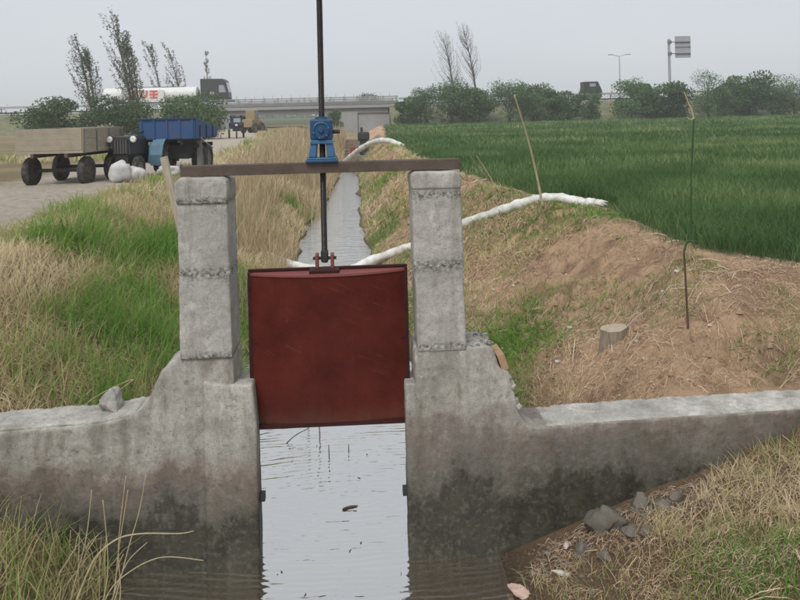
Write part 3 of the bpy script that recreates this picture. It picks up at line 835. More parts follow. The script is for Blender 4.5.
# three-wheeler further up the track
tw = thing('cargo_tricycle', 'dark three wheeled cargo cart facing down the dirt track by the reeds', 'tricycle', onroad(-8.2, 46), R(10))
MB().box((0, 0, 1.15), (.78, .06, .62), (R(-8), 0, 0)).build('front_shield', M['tblue_d'], tw, bevel=.03)
MB().box((0.05, -.045, 1.22), (.46, .02, .30), (R(-8), 0, 0)).build('windscreen', M['glass'], tw)
MB().box((0, .3, 1.52), (.86, .9, .05)).build('roof', M['tblue_d'], tw, bevel=.02)
MB().box((0, 1.0, .85), (1.0, 1.3, .4)).build('cargo_bed', M['rust'], tw, bevel=.02)
MB().box((0, .25, .6), (.5, .7, .25)).build('body', M['black'], tw, bevel=.03)
MB().tube([(0, -.1, .95), (0, -.28, .3)], .04, 8).build('fork', M['black'], tw)
wheel(tw, (0, -.3, .28), .28, .1, M['grey_m'])
for s in (-1, 1):
    wheel(tw, (s * .48, 1.1, .30), .30, .13, M['grey_m'])
    MB().cyl((s * .36, .5, .8), (s * .36, .5, 1.5), .02, 6).build('roof_post', M['black'], tw)
MB().ring((0, -.12, .88), (0, -1, 0), [(.001, 0), (.09, 0), (.07, .04), (.001, .04)], 14).build('headlight', M['lamp'], tw)

yl = paint('ochre_machine', (.30, .22, .11), .7, dirt=.8, dirtcol=(.22, .18, .13), scale=4)
ml = thing('wheel_loader', 'small ochre loader parked below the bridge beyond the dark tricycle', 'loader', onroad(-9.4, 62), R(70))
MB().prism([(-1.0, .5), (.9, .5), (.9, 1.0), (.1, 1.25), (-1.0, 1.2)], -.5, .5).build('body', yl, ml, bevel=.06)
lcab = MB().prism([(-.45, 1.2), (.35, 1.2), (.28, 2.0), (-.42, 2.0)], -.45, .45).build('cab', yl, ml, bevel=.05)
for s_ in (-1, 1): MB().box((-.06, s_ * .458, 1.62), (.5, .02, .5)).build('window', M['glass'], lcab)
for xx in (-.65, .6):
    for s_ in (-1, 1): wheel(ml, (xx, s_ * .55, .45), .45, .26, M['grey_m'], (0, 1, 0))
MB().prism([(1.2, .15), (1.75, .1), (1.6, .3), (1.35, .65), (1.2, .6)], -.6, .6).build('bucket', yl, ml, bevel=.03)
for s_ in (-1, 1): MB().tube([(.6, s_ * .38, 1.05), (1.1, s_ * .38, .9), (1.3, s_ * .38, .45)], .06, 6).build('lift_arm', yl, ml)

# diesel pump by the far dam
pm = thing('pump_set', 'black diesel pump set with red tank on the far bank by the earth dam', 'pump', onroad(.28, 36.5)); pm.scale = (1.25, 1.25, 1.12)
MB().box((0, 0, .12), (.62, .9, .10)).build('skid', M['grey_m'], pm, bevel=.01)
MB().box((.04, 0, .45), (.42, .6, .52)).build('engine', M['cab'], pm, bevel=.07, segs=3)
MB().ring((.04, -.32, .45), (0, -1, 0), [(.001, 0), (.25, 0), (.25, .06), (.19, .06), (.17, .02), (.001, .02)], 22).build('flywheel', M['black'], pm)
MB().box((0, 0, .80), (.30, .35, .2)).build('mount', M['black'], pm, bevel=.03)
MB().box((0.02, 0, 1.08), (.52, .5, .42)).build('radiator_tank', M['black'], pm, bevel=.09, segs=3)
MB().tube([(-.06, 0, 1.3), (-.06, 0, 1.52)], [.06, .05], 10).build('exhaust', M['black'], pm)
MB().box((-.48, 0, .36), (.2, .3, .45)).build('fuel_tank', M['redtank'], pm, bevel=.03)

# ------------------------------------------------------------------ bridge, road, vehicles
YB0, YB1 = 85.0, 96.0
ZD = 4.05
t = NT('embankment_grass'); v = t.coord(); n = t.noise(v, .8, 6, .7); k = t.noise(v, 6, 4)
t.col(t.mix(t.ramp(k, [(.4, 0.0), (.7, .6)]), t.mix(t.ramp(n, [(.35, 0.0), (.65, 1.0)]), (.10, .12, .055), (.26, .23, .14)), (.06, .08, .04))); t.rough(.95); t.bump(k, .6, .2)
M['embank'] = t.m
t = NT('asphalt'); v = t.coord(); n = t.noise(v, .5, 5); t.col(t.mix(t.ramp(n, [(.3, 0.0), (.7, 1.0)]), (.05, .05, .05), (.075, .073, .07))); t.rough(.9); M['asphalt'] = t.m
em = MB()
sec = [(YB0 - 7, 1.2), (YB1 + 7, 1.2), (YB1, ZD - .25), (YB0, ZD - .25)]
em.xprism(sec, -420, -16.6); em.xprism(sec, 3.6, 420)
tag(em.build('road_embankment', M['embank']), kind='structure')
tag(MB().box((0, (YB0 + YB1) / 2, ZD - .02), (838, YB1 - YB0 - .6, .06)).build('road', M['asphalt']), kind='structure')

br = thing('road_bridge', 'grey concrete road bridge crossing the far end of the ditch', 'bridge', (-6.5, YB0, 0))
MB().box((0, 5.5, ZD - .26), (22.4, 11.2, .36)).build('deck', M['conc_far'], br, bevel=.03)
for k in range(5):
    MB().box((0, .5 + k * 2.5, ZD - .76), (20, .55, .62)).build('girder', M['conc_dark'], br, bevel=.03)
for xx, w in ((-8.9, 2.3), (5.35, 1.9)):
    pr_ = MB().box((xx, 5.5, 1.5), (w, 10.6, 3.4)).build('pier', M['conc_far'], br, bevel=.04)
MB().prism([(6.35, -.5), (10.6, -.5), (10.6, 3.1), (9.7, 3.05), (6.35, 2.95)], .4, 10.6).build('abutment_wall', M['conc_far'], br, bevel=.03)
MB().prism([(-13.5, -.5), (-10.1, -.5), (-10.1, 3.0), (-13.5, 3.2)], .4, 10.6).build('abutment_wall', M['conc_far'], br, bevel=.03)
for yy in (.06, 10.9):
    MB().box((0, yy, ZD + .16), (22.4, .28, .40)).build('kerb_beam', M['conc_dark'], br, bevel=.02)
    for zz in (.62, .86): MB().box((0, yy, ZD + zz), (22.4, .09, .13)).build('rail', M['conc_far'], br, bevel=.015)
me_p = None
for yy in (.06, 10.9):
    for k in range(15):
        if me_p is None:
            o = MB().box((0, 0, .46), (.22, .2, .92)).build('rail_post', M['conc_far'], br); me_p = o.data
        else:
            o = bpy.data.objects.new('rail_post', me_p); col.objects.link(o); o.parent = br
        o.location = (-11 + k * 1.57, yy, ZD + .04)
me_p = None
for k in range(18):
    if me_p is None:
        o = MB().box((0, 0, .35), (.035, .035, .7)).build('marker_rod', M['grey_m'], br); me_p = o.data
    else:
        o = bpy.data.objects.new('marker_rod', me_p); col.objects.link(o); o.parent = br
    o.location = (-9.8 + k * 1.2, 10.9, ZD + .9)

# guard rails along the road on both sides of the bridge
def guard(x0, x1, y, label):
    G = thing('guard_rail', label, 'guard rail', ((x0 + x1) / 2, y, ZD))
    L = x1 - x0
    MB().xprism([(-.03, .45), (.03, .50), (-.03, .56), (.03, .62), (-.03, .70), (-.05, .70), (-.05, .45)], -L / 2, L / 2).build('rail', M['sign'], G)
    n = int(L / 4); me = None
    for k in range(n):
        if me is None: o = MB().box((0, .03, .3), (.12, .08, .75)).build('post', M['grey_m'], G); me = o.data
        else: o = bpy.data.objects.new('post', me); col.objects.link(o); o.parent = G
        o.location = (-L / 2 + 2 + k * 4, 0, 0)
guard(4.8, 84, YB0 + .5, 'grey steel guard rail on the road behind the hedgerow trees')
guard(-84, -17.9, YB0 + .5, 'grey steel guard rail along the road below the tanker truck')

tk = thing('tanker_truck', 'dark grey cabbed truck pulling a white tank with red lettering over the bridge', 'truck', (-17.2, YB0 + 3.2, ZD + .02))
cb = MB().prism([(-1.95, .75), (1.30, .75), (1.42, 1.2), (1.38, 1.75), (1.05, 3.25), (.75, 3.5), (-1.95, 3.55)], -1.25, 1.25).build('cab', M['cab'], tk, bevel=.08, segs=3)
for yy in (-1.262, 1.262):
    MB().prism([(.28, 1.85), (1.12, 1.85), (.86, 2.72), (.28, 2.72)], yy - .012, yy + .012).build('side_window', M['glass'], cb)
MB().add([(1.41, -1.05, 1.86), (1.41, 1.05, 1.86), (1.12, 1.05, 3.05), (1.12, -1.05, 3.05)], [(0, 1, 2, 3)]).build('windscreen', M['glass'], cb)
MB().box((.1, -1.275, 1.55), (.22, .03, .06)).build('door_handle', M['grey_m'], cb)
MB().box((-.55, -1.27, 1.75), (.5, .03, .34)).build('emblem_panel', M['sign'], cb)
MB().box((-5.8, 0, .85), (15.5, .9, .3)).build('chassis', M['black'], tk)
for xx in (.35, -2.6, -9.9, -11.2, -12.5):
    for yy in (-1.0, 1.0): wheel(tk, (xx, yy, .52), .52, .32, M['grey_m'], (0, 1, 0))
tkb = MB(); zc = 1.75
secs = [(-2.35, .55), (-2.55, .92), (-13.6, .92), (-13.9, .55)]
tkm = MB().tube([(x, 0, zc) for x, r_ in secs], [r_ for x, r_ in secs], 28).build('tank', M['white'], tk, smooth=False, bevel=.03)
for xx in (-4.5, -7, -9.5, -12): MB().ring((xx, 0, zc), (1, 0, 0), [(.90, -.05), (.95, -.05), (.95, .05), (.90, .05)], 28).build('tank_band', M['white'], tkm)
MB().box((-8, 0, zc + .95), (8, .5, .06)).build('walkway', M['grey_m'], tk)
# second white body with a raised front, carrying the red characters
bx_ = MB().box((-8.6, -1.06, zc - .18), (4.6, .10, 1.5)).build('side_panel', M['white'], tk, bevel=.03)
def arc(mb, cx, cz, r, a0, a1, w, y0, y1, n=10):
    vs = []; fs = []
    for k in range(n + 1):
        a = R(a0 + (a1 - a0) * k / n)
        for rr in (r - w / 2, r + w / 2):
            for y in (y0, y1): vs.append((cx + rr * math.cos(a), y, cz + rr * math.sin(a)))
    for k in range(n):
        b0 = k * 4; b1 = b0 + 4
        fs += [(b0, b1, b1 + 2, b0 + 2), (b0 + 1, b0 + 3, b1 + 3, b1 + 1), (b0, b0 + 1, b1 + 1, b1), (b0 + 2, b1 + 2, b1 + 3, b0 + 3)]
    mb.add(vs, fs)
lt = MB()
arc(lt, -9.75, zc + .0, .48, 60, 300, .2, -1.15, -1.112)
arc(lt, -8.75, zc + .05, .38, 180, 360, .2, -1.15, -1.112)
lt.box((-9.13, -1.131, zc + .3), (.2, .038, .48)); lt.box((-8.37, -1.131, zc + .3), (.2, .038, .48))
lt.box((-7.55, -1.131, zc + .42), (.9, .036, .2)); lt.box((-7.55, -1.131, zc + .04), (1.0, .036, .22)); lt.box((-7.55, -1.131, zc - .34), (.9, .036, .2)); lt.box((-7.55, -1.133, zc + .04), (.22, .036, .98))
lt.build('lettering', M['red'], bx_)

def car(name, label, cat, x, y, L, Wd, Ht, mat, boxy=True):
    T = thing(name, label, cat, (x, y, ZD + .02), 0)
    if boxy:
        bd = MB().prism([(-L / 2, .35), (L / 2, .35), (L / 2, 1.0), (L / 2 - .5, Ht), (-L / 2, Ht)], -Wd / 2, Wd / 2).build('body', mat, T, bevel=.08, segs=3)
    else:
        bd = MB().prism([(-L / 2, .35), (L / 2, .35), (L / 2, .8), (L * .28, .92), (L * .12, Ht), (-L * .32, Ht), (-L * .46, .95), (-L / 2, .9)], -Wd / 2, Wd / 2).build('body', mat, T, bevel=.07, segs=3)
    for s in (-1, 1):
        MB().box((-.02 * L, s * (Wd / 2 + .006), Ht * .8), (L * .34, .02, Ht * .18)).build('window', M['glass'], bd)
        for xx in (-L * .32, L * .32): wheel(T, (xx, s * (Wd / 2 - .1), .33), .33, .2, M['grey_m'], (0, 1, 0))
    return T
car('box_van', 'dark boxy van driving on the road between hedgerow trees', 'van', 29.2, YB0 + 3, 2.3, 1.7, 2.15, M['cab'])
car('parked_car', 'dark car roof showing above the hedgerow behind the bamboo stake', 'car', 22.4, YB0 + 3, 3.6, 1.7, 1.55, M['black'], False)
car('parked_car', 'dark car passing below the large grey road sign', 'car', 35.9, YB0 + 3, 3.8, 1.7, 1.75, M['cab'], False)

sg = thing('road_sign', 'tall roadside sign seen from behind, grey panel on a side pole', 'sign', (37.9, YB0 - .4, ZD - .3))
MB().cyl((0, 0, -2.0), (0, 0, 7.35), .16, 14).build('pole', M['sign'], sg)
pn = MB().box((1.72, 0, 6.35), (1.95, .06, 2.65)).build('panel', M['sign'], sg, bevel=.02)
for zz in (5.55, 6.35, 7.0): MB().box((1.72, -.07, zz), (1.9, .06, .09)).build('stiffener', M['grey_m'], pn)
for zz in (5.55, 6.95):
    MB().cyl((0, -.14, zz), (2.6, -.14, zz), .055, 8).build('arm', M['grey_m'], sg)
    MB().box((.05, -.1, zz), (.42, .3, .42)).build('clamp', M['grey_m'], sg, bevel=.03)
lp = thing('street_lamp', 'thin pale street lamp beyond the road among hazy sky', 'street lamp', (47.0, 128, 1.4))
MB().tube([(0, 0, 0), (0, 0, 10.2), (-.1, 0, 10.7), (-1.4, 0, 11.0)], [.13, .08, .06, .05], 10).build('pole', M['sign'], lp)
for s in (-1, 1): MB().box((s * 1.6, 0, 11.0), (.9, .3, .16)).build('lamp_head', M['sign'], lp, bevel=.04)
MB().tube([(0, 0, 10.5), (.2, 0, 10.75), (1.4, 0, 11.0)], .05, 8).build('arm', M['sign'], lp)

# ------------------------------------------------------------------ vegetation
LEAF = {}
LEAF['hedge'] = foliage_mat('hedge_leaves', [(0, (.052, .100, .042)), (.5, (.10, .175, .072)), (1, (.17, .26, .115))])
LEAF['bush'] = foliage_mat('bush_leaves', [(0, (.040, .078, .032)), (.5, (.08, .135, .058)), (1, (.13, .20, .09))])
LEAF['poplar'] = foliage_mat('poplar_leaves', [(0, (.06, .075, .05)), (.6, (.12, .14, .09)), (1, (.20, .22, .14))])
LEAF['spring'] = foliage_mat('spring_leaves', [(0, (.10, .10, .07)), (.6, (.16, .16, .11)), (1, (.22, .23, .14))])
LEAF['wheat'] = foliage_mat('wheat_blades', [(0, (.055, .115, .030)), (.5, (.105, .195, .060)), (.85, (.18, .28, .095)), (1, (.38, .40, .19))], .35, .6)
LEAF['grass'] = foliage_mat('bank_grass', [(0, (.12, .25, .035)), (.33, (.24, .40, .085)), (.5, (.36, .36, .14)), (.68, (.56, .46, .26)), (1, (.74, .63, .42))], .42)
LEAF['reed'] = foliage_mat('dry_reeds', [(0, (.33, .25, .14)), (.5, (.52, .41, .26)), (1, (.68, .57, .39))], .3)
LEAF['straw'] = foliage_mat('cut_straw', [(0, (.14, .09, .055)), (.4, (.46, .325, .21)), (.85, (.64, .48, .33)), (1, (.76, .64, .48))], .15)

def leaf_quads(P, size, rngl, flat=0.0):
    n = len(P)
    a = rngl.normal(size=(n, 3)); a /= np.linalg.norm(a, axis=1)[:, None]
    b = rngl.normal(size=(n, 3)); b -= a * (a * b).sum(1)[:, None]; b /= np.linalg.norm(b, axis=1)[:, None]
    s = np.asarray(size) * rngl.uniform(.6, 1.3, n)
    a = a * s[:, None]; b = b * (s * .55)[:, None]
    V = np.stack([P - a, P - b, P + a, P + b], 1).reshape(-1, 3)
    F = np.arange(n * 4).reshape(-1, 4)
    return V, F

def bushy_tree(name, label, cat, base, hgt, wid, seed, mat, nleaf=1500, leaf=.17, group=None, trunk=.35, nb=9):
    r = np.random.default_rng(seed); T = thing(name, label, cat, base, 0, group)
    tr = MB(); rr = random.Random(seed)
    tr.tube([(0, 0, -.3), (rr.uniform(-.1, .1), 0, hgt * .3), (rr.uniform(-.2, .2), rr.uniform(-.2, .2), hgt * .75)], [.10 * hgt / 4, .07 * hgt / 4, .02], 7)
    blobs = []
    for k in range(nb):
        a = rr.uniform(0, 2 * PI); q = rr.uniform(.15, .8) ** .6 * wid * .38
        c = np.array((math.cos(a) * q, math.sin(a) * q * .8, hgt * rr.uniform(trunk, .82)))
        sz = np.array((wid * rr.uniform(.18, .30), wid * rr.uniform(.18, .28), hgt * rr.uniform(.13, .22)))
        blobs.append((c, sz))
        tr.tube([(0, 0, hgt * .22), tuple(c * np.array((.5, .5, .62))), tuple(c)], [.035 * hgt / 4, .025 * hgt / 4, .008], 5)
    tr.build('trunk', M['bark'], T, smooth=True)
    P = []; tint = []; tsh = rr.uniform(-.12, .15)
    per = nleaf // nb
    for c, sz in blobs:
        d = r.normal(size=(per, 3)); d /= np.linalg.norm(d, axis=1)[:, None]
        rad = r.uniform(.35, 1.1, per) ** .7
        P.append(c + d * rad[:, None] * sz); tint.append(np.clip(r.normal(.45, .2, per) + r.uniform(-.28, .28) + tsh, 0, 1))
    P = np.concatenate(P); tint = np.concatenate(tint)
    P[:, 2] = np.maximum(P[:, 2], .1)
    V, F = leaf_quads(P, np.full(len(P), leaf), r)
    np_mesh('crown', V, [F], mat, T, {'tint': np.repeat(tint, 4)})
    return T

def poplar(name, label, base, hgt, lean, seed, mat, nbr=26, leaf=.13, per=46, spread=.34, group=None, leaders=1):
    r = random.Random(seed); rn = np.random.default_rng(seed)
    T = thing(name, label, 'tree', base, 0, group)
    tr = MB(); P = []
    for L in range(leaders):
        hh = hgt * (1 - .14 * L); off = (L - (leaders - 1) / 2) * .55
        spine = []
        for k in range(9):
            q = k / 8
            spine.append(Vector((off * q ** .6 + lean * hh * (q ** 1.8), off * .4 * q, hh * q)))
        tr.tube([spine[0] + Vector((0, 0, -.4))] + spine[1:], [.016 * hh * (1 - k / 8) + .012 for k in range(9)], 6)
        for k in range(nbr):
            q = r.uniform(.22, .96); i = q * 8; i0 = int(i); p0 = spine[i0].lerp(spine[min(i0 + 1, 8)], i - i0)
            a = r.uniform(0, 2 * PI); ln = hh * spread * (1 - q * .72) * r.uniform(.6, 1.1)
            out = Vector((math.cos(a), math.sin(a), 0))
            p1 = p0 + out * ln * .32 + Vector((lean * ln * .6, 0, ln * .45)); p2 = p0 + out * ln * .42 + Vector((lean * ln * 1.6, 0, ln * .95))
            tr.tube([p0, p1, p2], [.02 * (1.2 - q) + .012, .012, .006], 4)
            for _ in range(per):
                s = r.uniform(.15, 1.05)
                p = (p0.lerp(p1, s * 2) if s < .5 else p1.lerp(p2, s * 2 - 1))
                P.append((p.x + r.gauss(0, .09), p.y + r.gauss(0, .09), p.z + r.gauss(0, .10)))
        for _ in range(per * 2):
            q = r.uniform(.55, 1.0); i = q * 8; i0 = min(int(i), 7); p = spine[i0].lerp(spine[i0 + 1], i - i0)
            P.append((p.x + r.gauss(0, .08), p.y + r.gauss(0, .08), p.z + r.gauss(0, .08)))
    tr.build('trunk', M['bark'], T, smooth=True)
    P = np.array(P)
    V, F = leaf_quads(P, np.full(len(P), leaf), rn)
    np_mesh('crown', V, [F], mat, T, {'tint': np.repeat(np.clip(rn.normal(.5, .22, len(P)), 0, 1), 4)})
    return T

# left side trees
poplar('poplar_tree', 'tall ragged poplar with several leaders bending left behind the parked tractor', (-18.9, 60, 1.4), 10.4, -.13, 11, LEAF['poplar'], 34, .085, 34, .44, leaders=3)
poplar('poplar_tree', 'wind bent poplar standing beyond the wooden trailer, left of the tallest poplar', (-22.4, 60, 1.4), 8.6, -.13, 12, LEAF['poplar'], 34, .085, 34, .44, leaders=2)
poplar('poplar_tree', 'small slanting poplar rising behind the white tank, nearer the red lettering', (-28.4, 106, 1.4), 11.9, -.17, 13, LEAF['poplar'], 32, .12, 30, .42)
poplar('poplar_tree', 'small slanting poplar rising behind the white tank, nearer the truck cab', (-25.7, 106, 1.4), 11.9, -.17, 14, LEAF['poplar'], 32, .12, 30, .44)
poplar('poplar_tree', 'faint thin poplar far behind the dark truck cab', (-30.8, 150, 1.4), 15, -.02, 15, LEAF['spring'], 24, .16, 22, .20)
poplar('bare_tree', 'sparse spring tree with upswept twigs and shorter top above the hedgerow', (11.3, 82, 1.4), 10.2, -.13, 16, LEAF['spring'], 70, .05, 20, .5)
poplar('bare_tree', 'sparse spring tree with upswept twigs and taller top above the hedgerow', (13.9, 82, 1.4), 11.0, -.14, 17, LEAF['spring'], 70, .05, 20, .46)
bushy_tree('round_bush', 'round green bush in front of the bridge embankment behind the blue trailer', 'bush', (-11.0, 46, 1.35), 3.7, 5.6, 21, LEAF['bush'], 7500, .085, trunk=.12, nb=14)
bushy_tree('round_bush', 'dark green bush growing below the tallest leaning poplar', 'bush', (-16.0, 46, 1.35), 3.3, 4.8, 22, LEAF['bush'], 7500, .085, trunk=.12, nb=14)
bushy_tree('round_bush', 'dark green bush behind the beige board trailer', 'bush', (-20.2, 46, 1.35), 3.3, 5.0, 23, LEAF['bush'], 7500, .085, trunk=.12, nb=14)
bushy_tree('round_bush', 'dark bush filling the gap under the bridge next to the right pier', 'bush', (-2.9, 79, .9), 2.6, 2.0, 24, LEAF['bush'], 1800, .12, trunk=.15, nb=9)
bushy_tree('round_bush', 'low dark bush on the road behind the bridge railing', 'bush', (2.2, 99.5, 1.3), 4.6, 6.5, 25, LEAF['bush'], 3000, .15, trunk=.2, nb=12)
# hedgerow on the right
hx = [(7.0, 3.8, 3.6), (10.2, 4.4, 4.4), (13.3, 4.1, 4.2), (16.4, 3.9, 4.2), (19.2, 4.1, 4.0), (21.9, 3.8, 3.6), (25.4, 3.0, 2.6), (30.4, 4.3, 4.6), (35.4, 4.1, 4.6), (38.6, 4.3, 4.2), (41.7, 4.0, 4.2), (44.6, 4.4, 4.4), (48.3, 4.1, 4.6), (52.3, 4.4, 5.0), (11.8, 3.3, 3.4), (17.9, 3.2, 3.2), (23.4, 3.0, 3.0), (33.0, 3.1, 3.4), (40.2, 3.4, 3.2), (46.5, 3.2, 3.0), (6.0, 2.6, 3.0)]
hl_ = {0: 'bushy green hedgerow tree next to the grey bridge abutment', 1: 'bushy green hedgerow tree below the shorter bare spring tree', 2: 'bushy green hedgerow tree below the taller bare spring tree', 6: 'lowest hedgerow tree, standing in front of the dark boxy van', 7: 'broad hedgerow tree between the dark van and the street lamp', 9: 'hedgerow tree hiding the foot of the grey road sign'}
for k, (x, hh, w) in enumerate(hx):
    bushy_tree('hedgerow_tree', hl_.get(k, 'bushy green tree in the hedgerow between wheat field and road'), 'tree', (x, 76 + (k % 3) * 1.2, 1.3), hh * (1.22 + .16 * math.sin(k * 2.3)), w * (1.2 + .15 * math.sin(k * 1.7)), 40 + k, LEAF['hedge'], 5000, .085 + .03 * (k % 3), 'trees in the hedgerow', trunk=.16, nb=14)
# far woods beyond, one hazy mass
fw = np.random.default_rng(5); P = []
for xx in np.arange(-220, 260, 5.0):
    n = 160; hh = fw.uniform(3, 6.5)
    P.append(np.stack([xx + fw.normal(0, 3, n), 330 + fw.normal(0, 4, n), 1.2 + np.abs(fw.normal(0, .5, n)) * hh], 1))
P = np.concatenate(P); V, F = leaf_quads(P, np.full(len(P), .8), fw)
tag(np_mesh('far_woods', V, [F], LEAF['hedge'], None, {'tint': np.repeat(fw.uniform(0, 1, len(P)), 4)}), 'hazy line of far woods under the bridge', 'woods', kind='stuff')

# ---- blades
def blades(name, P, Hh, W, az, lean, tint, mat, label, cat, segs=3, droop=.35):
    n = len(P); d = np.stack([np.cos(az), np.sin(az), 0 * az], 1)
    tw = az + rng.normal(PI / 2, .5, n); s = np.stack([np.cos(tw), np.sin(tw), 0 * az], 1)
    rows = []
    for i in range(segs + 1):
        q = i / segs
        c = P + d * (Hh * lean * q ** 1.7)[:, None]
        c[:, 2] += Hh * (q - droop * lean * q ** 2.5) - .02
        if i == segs: rows.append(c[:, None, :])
        else:
            w = (W * (1 - .75 * q ** 1.5) * .5)[:, None]
            rows.append(np.stack([c - s * w, c + s * w], 1))
    V = np.concatenate(rows, 1); k = V.shape[1]; V = V.reshape(-1, 3)
    b = (np.arange(n) * k)[:, None]
    Q = [b + np.array([[2 * i, 2 * i + 1, 2 * i + 3, 2 * i + 2]]) for i in range(segs - 1)]
    Tt = b + np.array([[2 * segs - 2, 2 * segs - 1, 2 * segs]])
    F = [np.concatenate(Q, 0), Tt] if Q else [Tt]
    o = np_mesh(name, V, F, mat, None, {'tint': np.repeat(tint, k)})
    return tag(o, label, cat, kind='stuff')

def scatter(n, x0, x1, y0, y1):
    return rng.uniform(x0, x1, n), rng.uniform(y0, y1, n)

# wheat field
parts = []
for (y0, y1, dens, w, h0) in ((.2, 6, 1500, .006, .29), (6, 12, 1100, .0085, .31), (12, 24, 260, .018, .34), (24, 48, 60, .042, .36), (48, 77, 20, .08, .38)):
    xm = (y1 + 5) * .62 + 3.5
    n = int(dens * (y1 - y0) * xm)
    x, y = scatter(n, 1.2, 1.2 + xm, y0, y1)
    e = np.interp(y, YC, RC) + (fbm(y * 1.3, y * 0, 31, 3) - .5) * .7
    keep = (x > e + .0) & (rng.uniform(0, 1, n) < .15 + .85 * sstep(0, .7, x - e)) & (np.abs(x) < (y + 5) * .60 + 3.0)
    keep &= ~((np.hypot(x - 3.95, y - 6.75) < .30) | ((x < 4.05) & (np.abs(y - 7.1) < .42)))
    x, y = x[keep], y[keep]
    parts.append(np.stack([x, y, height(x, y), np.full(len(x), w), np.full(len(x), h0), sstep(.0, .5, x - e[keep])], 1))
Wt = np.concatenate(parts)
row = fbm(Wt[:, 0] * .5, Wt[:, 1] * .5, 33, 3)
blades('wheat_field', Wt[:, :3].copy(), Wt[:, 4] * (.55 + .45 * Wt[:, 5]) * rng.uniform(.75, 1.15, len(Wt)) * (.8 + .4 * row), Wt[:, 3] * rng.uniform(.7, 1.3, len(Wt)),
       rng.uniform(0, 2 * PI, len(Wt)), rng.uniform(.2, .95, len(Wt)), np.clip(rng.normal(.47, .22, len(Wt)) + (row - .5) * 1.1 + (fbm(Wt[:, 0] * .12, Wt[:, 1] * .3, 35, 3) - .5) * .8, 0, 1), LEAF['wheat'],
       'green wheat field beyond the straw covered bank', 'wheat', 2)

# left bank grass
def bank_left(n, x0, x1, y0, y1, hm, w):
    x, y = scatter(n, x0, x1, y0, y1)
    z = height(x, y)
    lw_, rw_, lc_, rc_ = edges(y)
    rx_ = np.interp(y, *ROADC)
    keep = (z > .02) & (x < lw_ + .1) & (np.abs(x - rx_) > 1.5 + .6 * fbm(x * 2, y * 2, 8, 2)) & ~((y > -.03) & (y < .40))
    x, y, z = x[keep], y[keep], z[keep]
    dry = fbm(x * .9, y * .6, 51, 3) * .75 + fbm(x * 3, y * 3, 52, 2) * .25
    near_w = sstep(1.2, .2, lw_[keep] - x) * sstep(5, 9, y)
    gp = np.zeros(len(x))
    for cx_, cy_, sx_, sy_ in ((-2.35, 2.7, .55, .7), (-2.75, 6.6, .5, 1.3), (-1.55, 6.2, .35, 2.2), (-1.7, 1.2, .3, .3), (-3.6, 1.6, .6, .6), (-2.6, 11, .6, 2), (-3.6, 4.4, .4, .6)):
        gp = np.maximum(gp, np.exp(-((x - cx_) / sx_) ** 2 - ((y - cy_) / sy_) ** 2))
    gp = np.where(y < 0, .95, gp)
    tint = np.clip((dry - .5) * 2.6 + .82 - gp * .56 + rng.normal(0, .16, len(x)) + near_w * .2, 0, 1)
    hh = hm * rng.uniform(.35, 1.35, len(x)) * (1.15 - .5 * tint)
    return x, y, z, tint, hh, np.full(len(x), w)
S = [bank_left(15000, -4.6, -1.0, .36, 3.5, .36, .0075), bank_left(26000, -5.6, -1.0, 3.5, 9, .34, .011), bank_left(30000, -8, -1.0, 9, 22, .34, .020), bank_left(15000, -14, -1.0, 22, 60, .42, .045), bank_left(5200, -4.5, -1.3, -1.8, 0, .42, .008)]
X, Y, Z, T_, HH, WW = [np.concatenate(a) for a in zip(*S)]
blades('bank_grass', np.stack([X, Y, Z], 1), HH, WW * rng.uniform(.6, 1.3, len(X)), rng.uniform(0, 2 * PI, len(X)), rng.uniform(.2, 1.1, len(X)), T_, LEAF['grass'],
       'mixed green and dry grass covering the left ditch bank', 'grass', 3)

# tall dry reeds beside the water
n = 15000
y = 5 + 45 * rng.uniform(0, 1, n) ** 1.25
lw_, rw_, lc_, rc_ = edges(y)
off = rng.uniform(.0, 1, n)
x = lw_ + .1 - off * np.interp(y, [5, 8, 14, 25, 50], [.9, 1.5, 2.3, 3.0, 4.6])
d = fbm(x * 1.1, y * .5, 61, 3); keep = d > .36
x, y, d, off = x[keep], y[keep], d[keep], off[keep]
z = height(x, y)
hh = np.interp(y, [5, 8, 14, 50], [.45, .7, 1.1, 1.25]) * rng.uniform(.5, 1.15, len(x)) * (.55 + d * .8) * (1 - .35 * sstep(.7, 1, off))
wd = np.interp(y, [5, 15, 50], [.008, .016, .042])
blades('dry_reeds', np.stack([x, y, z], 1), hh, wd * rng.uniform(.6, 1.3, len(x)), rng.uniform(0, 2 * PI, len(x)), rng.uniform(.05, .55, len(x)), np.clip(rng.normal(.5, .22, len(x)), 0, 1), LEAF['reed'],
       'tall tan dry reeds along the left water edge', 'reeds', 3)

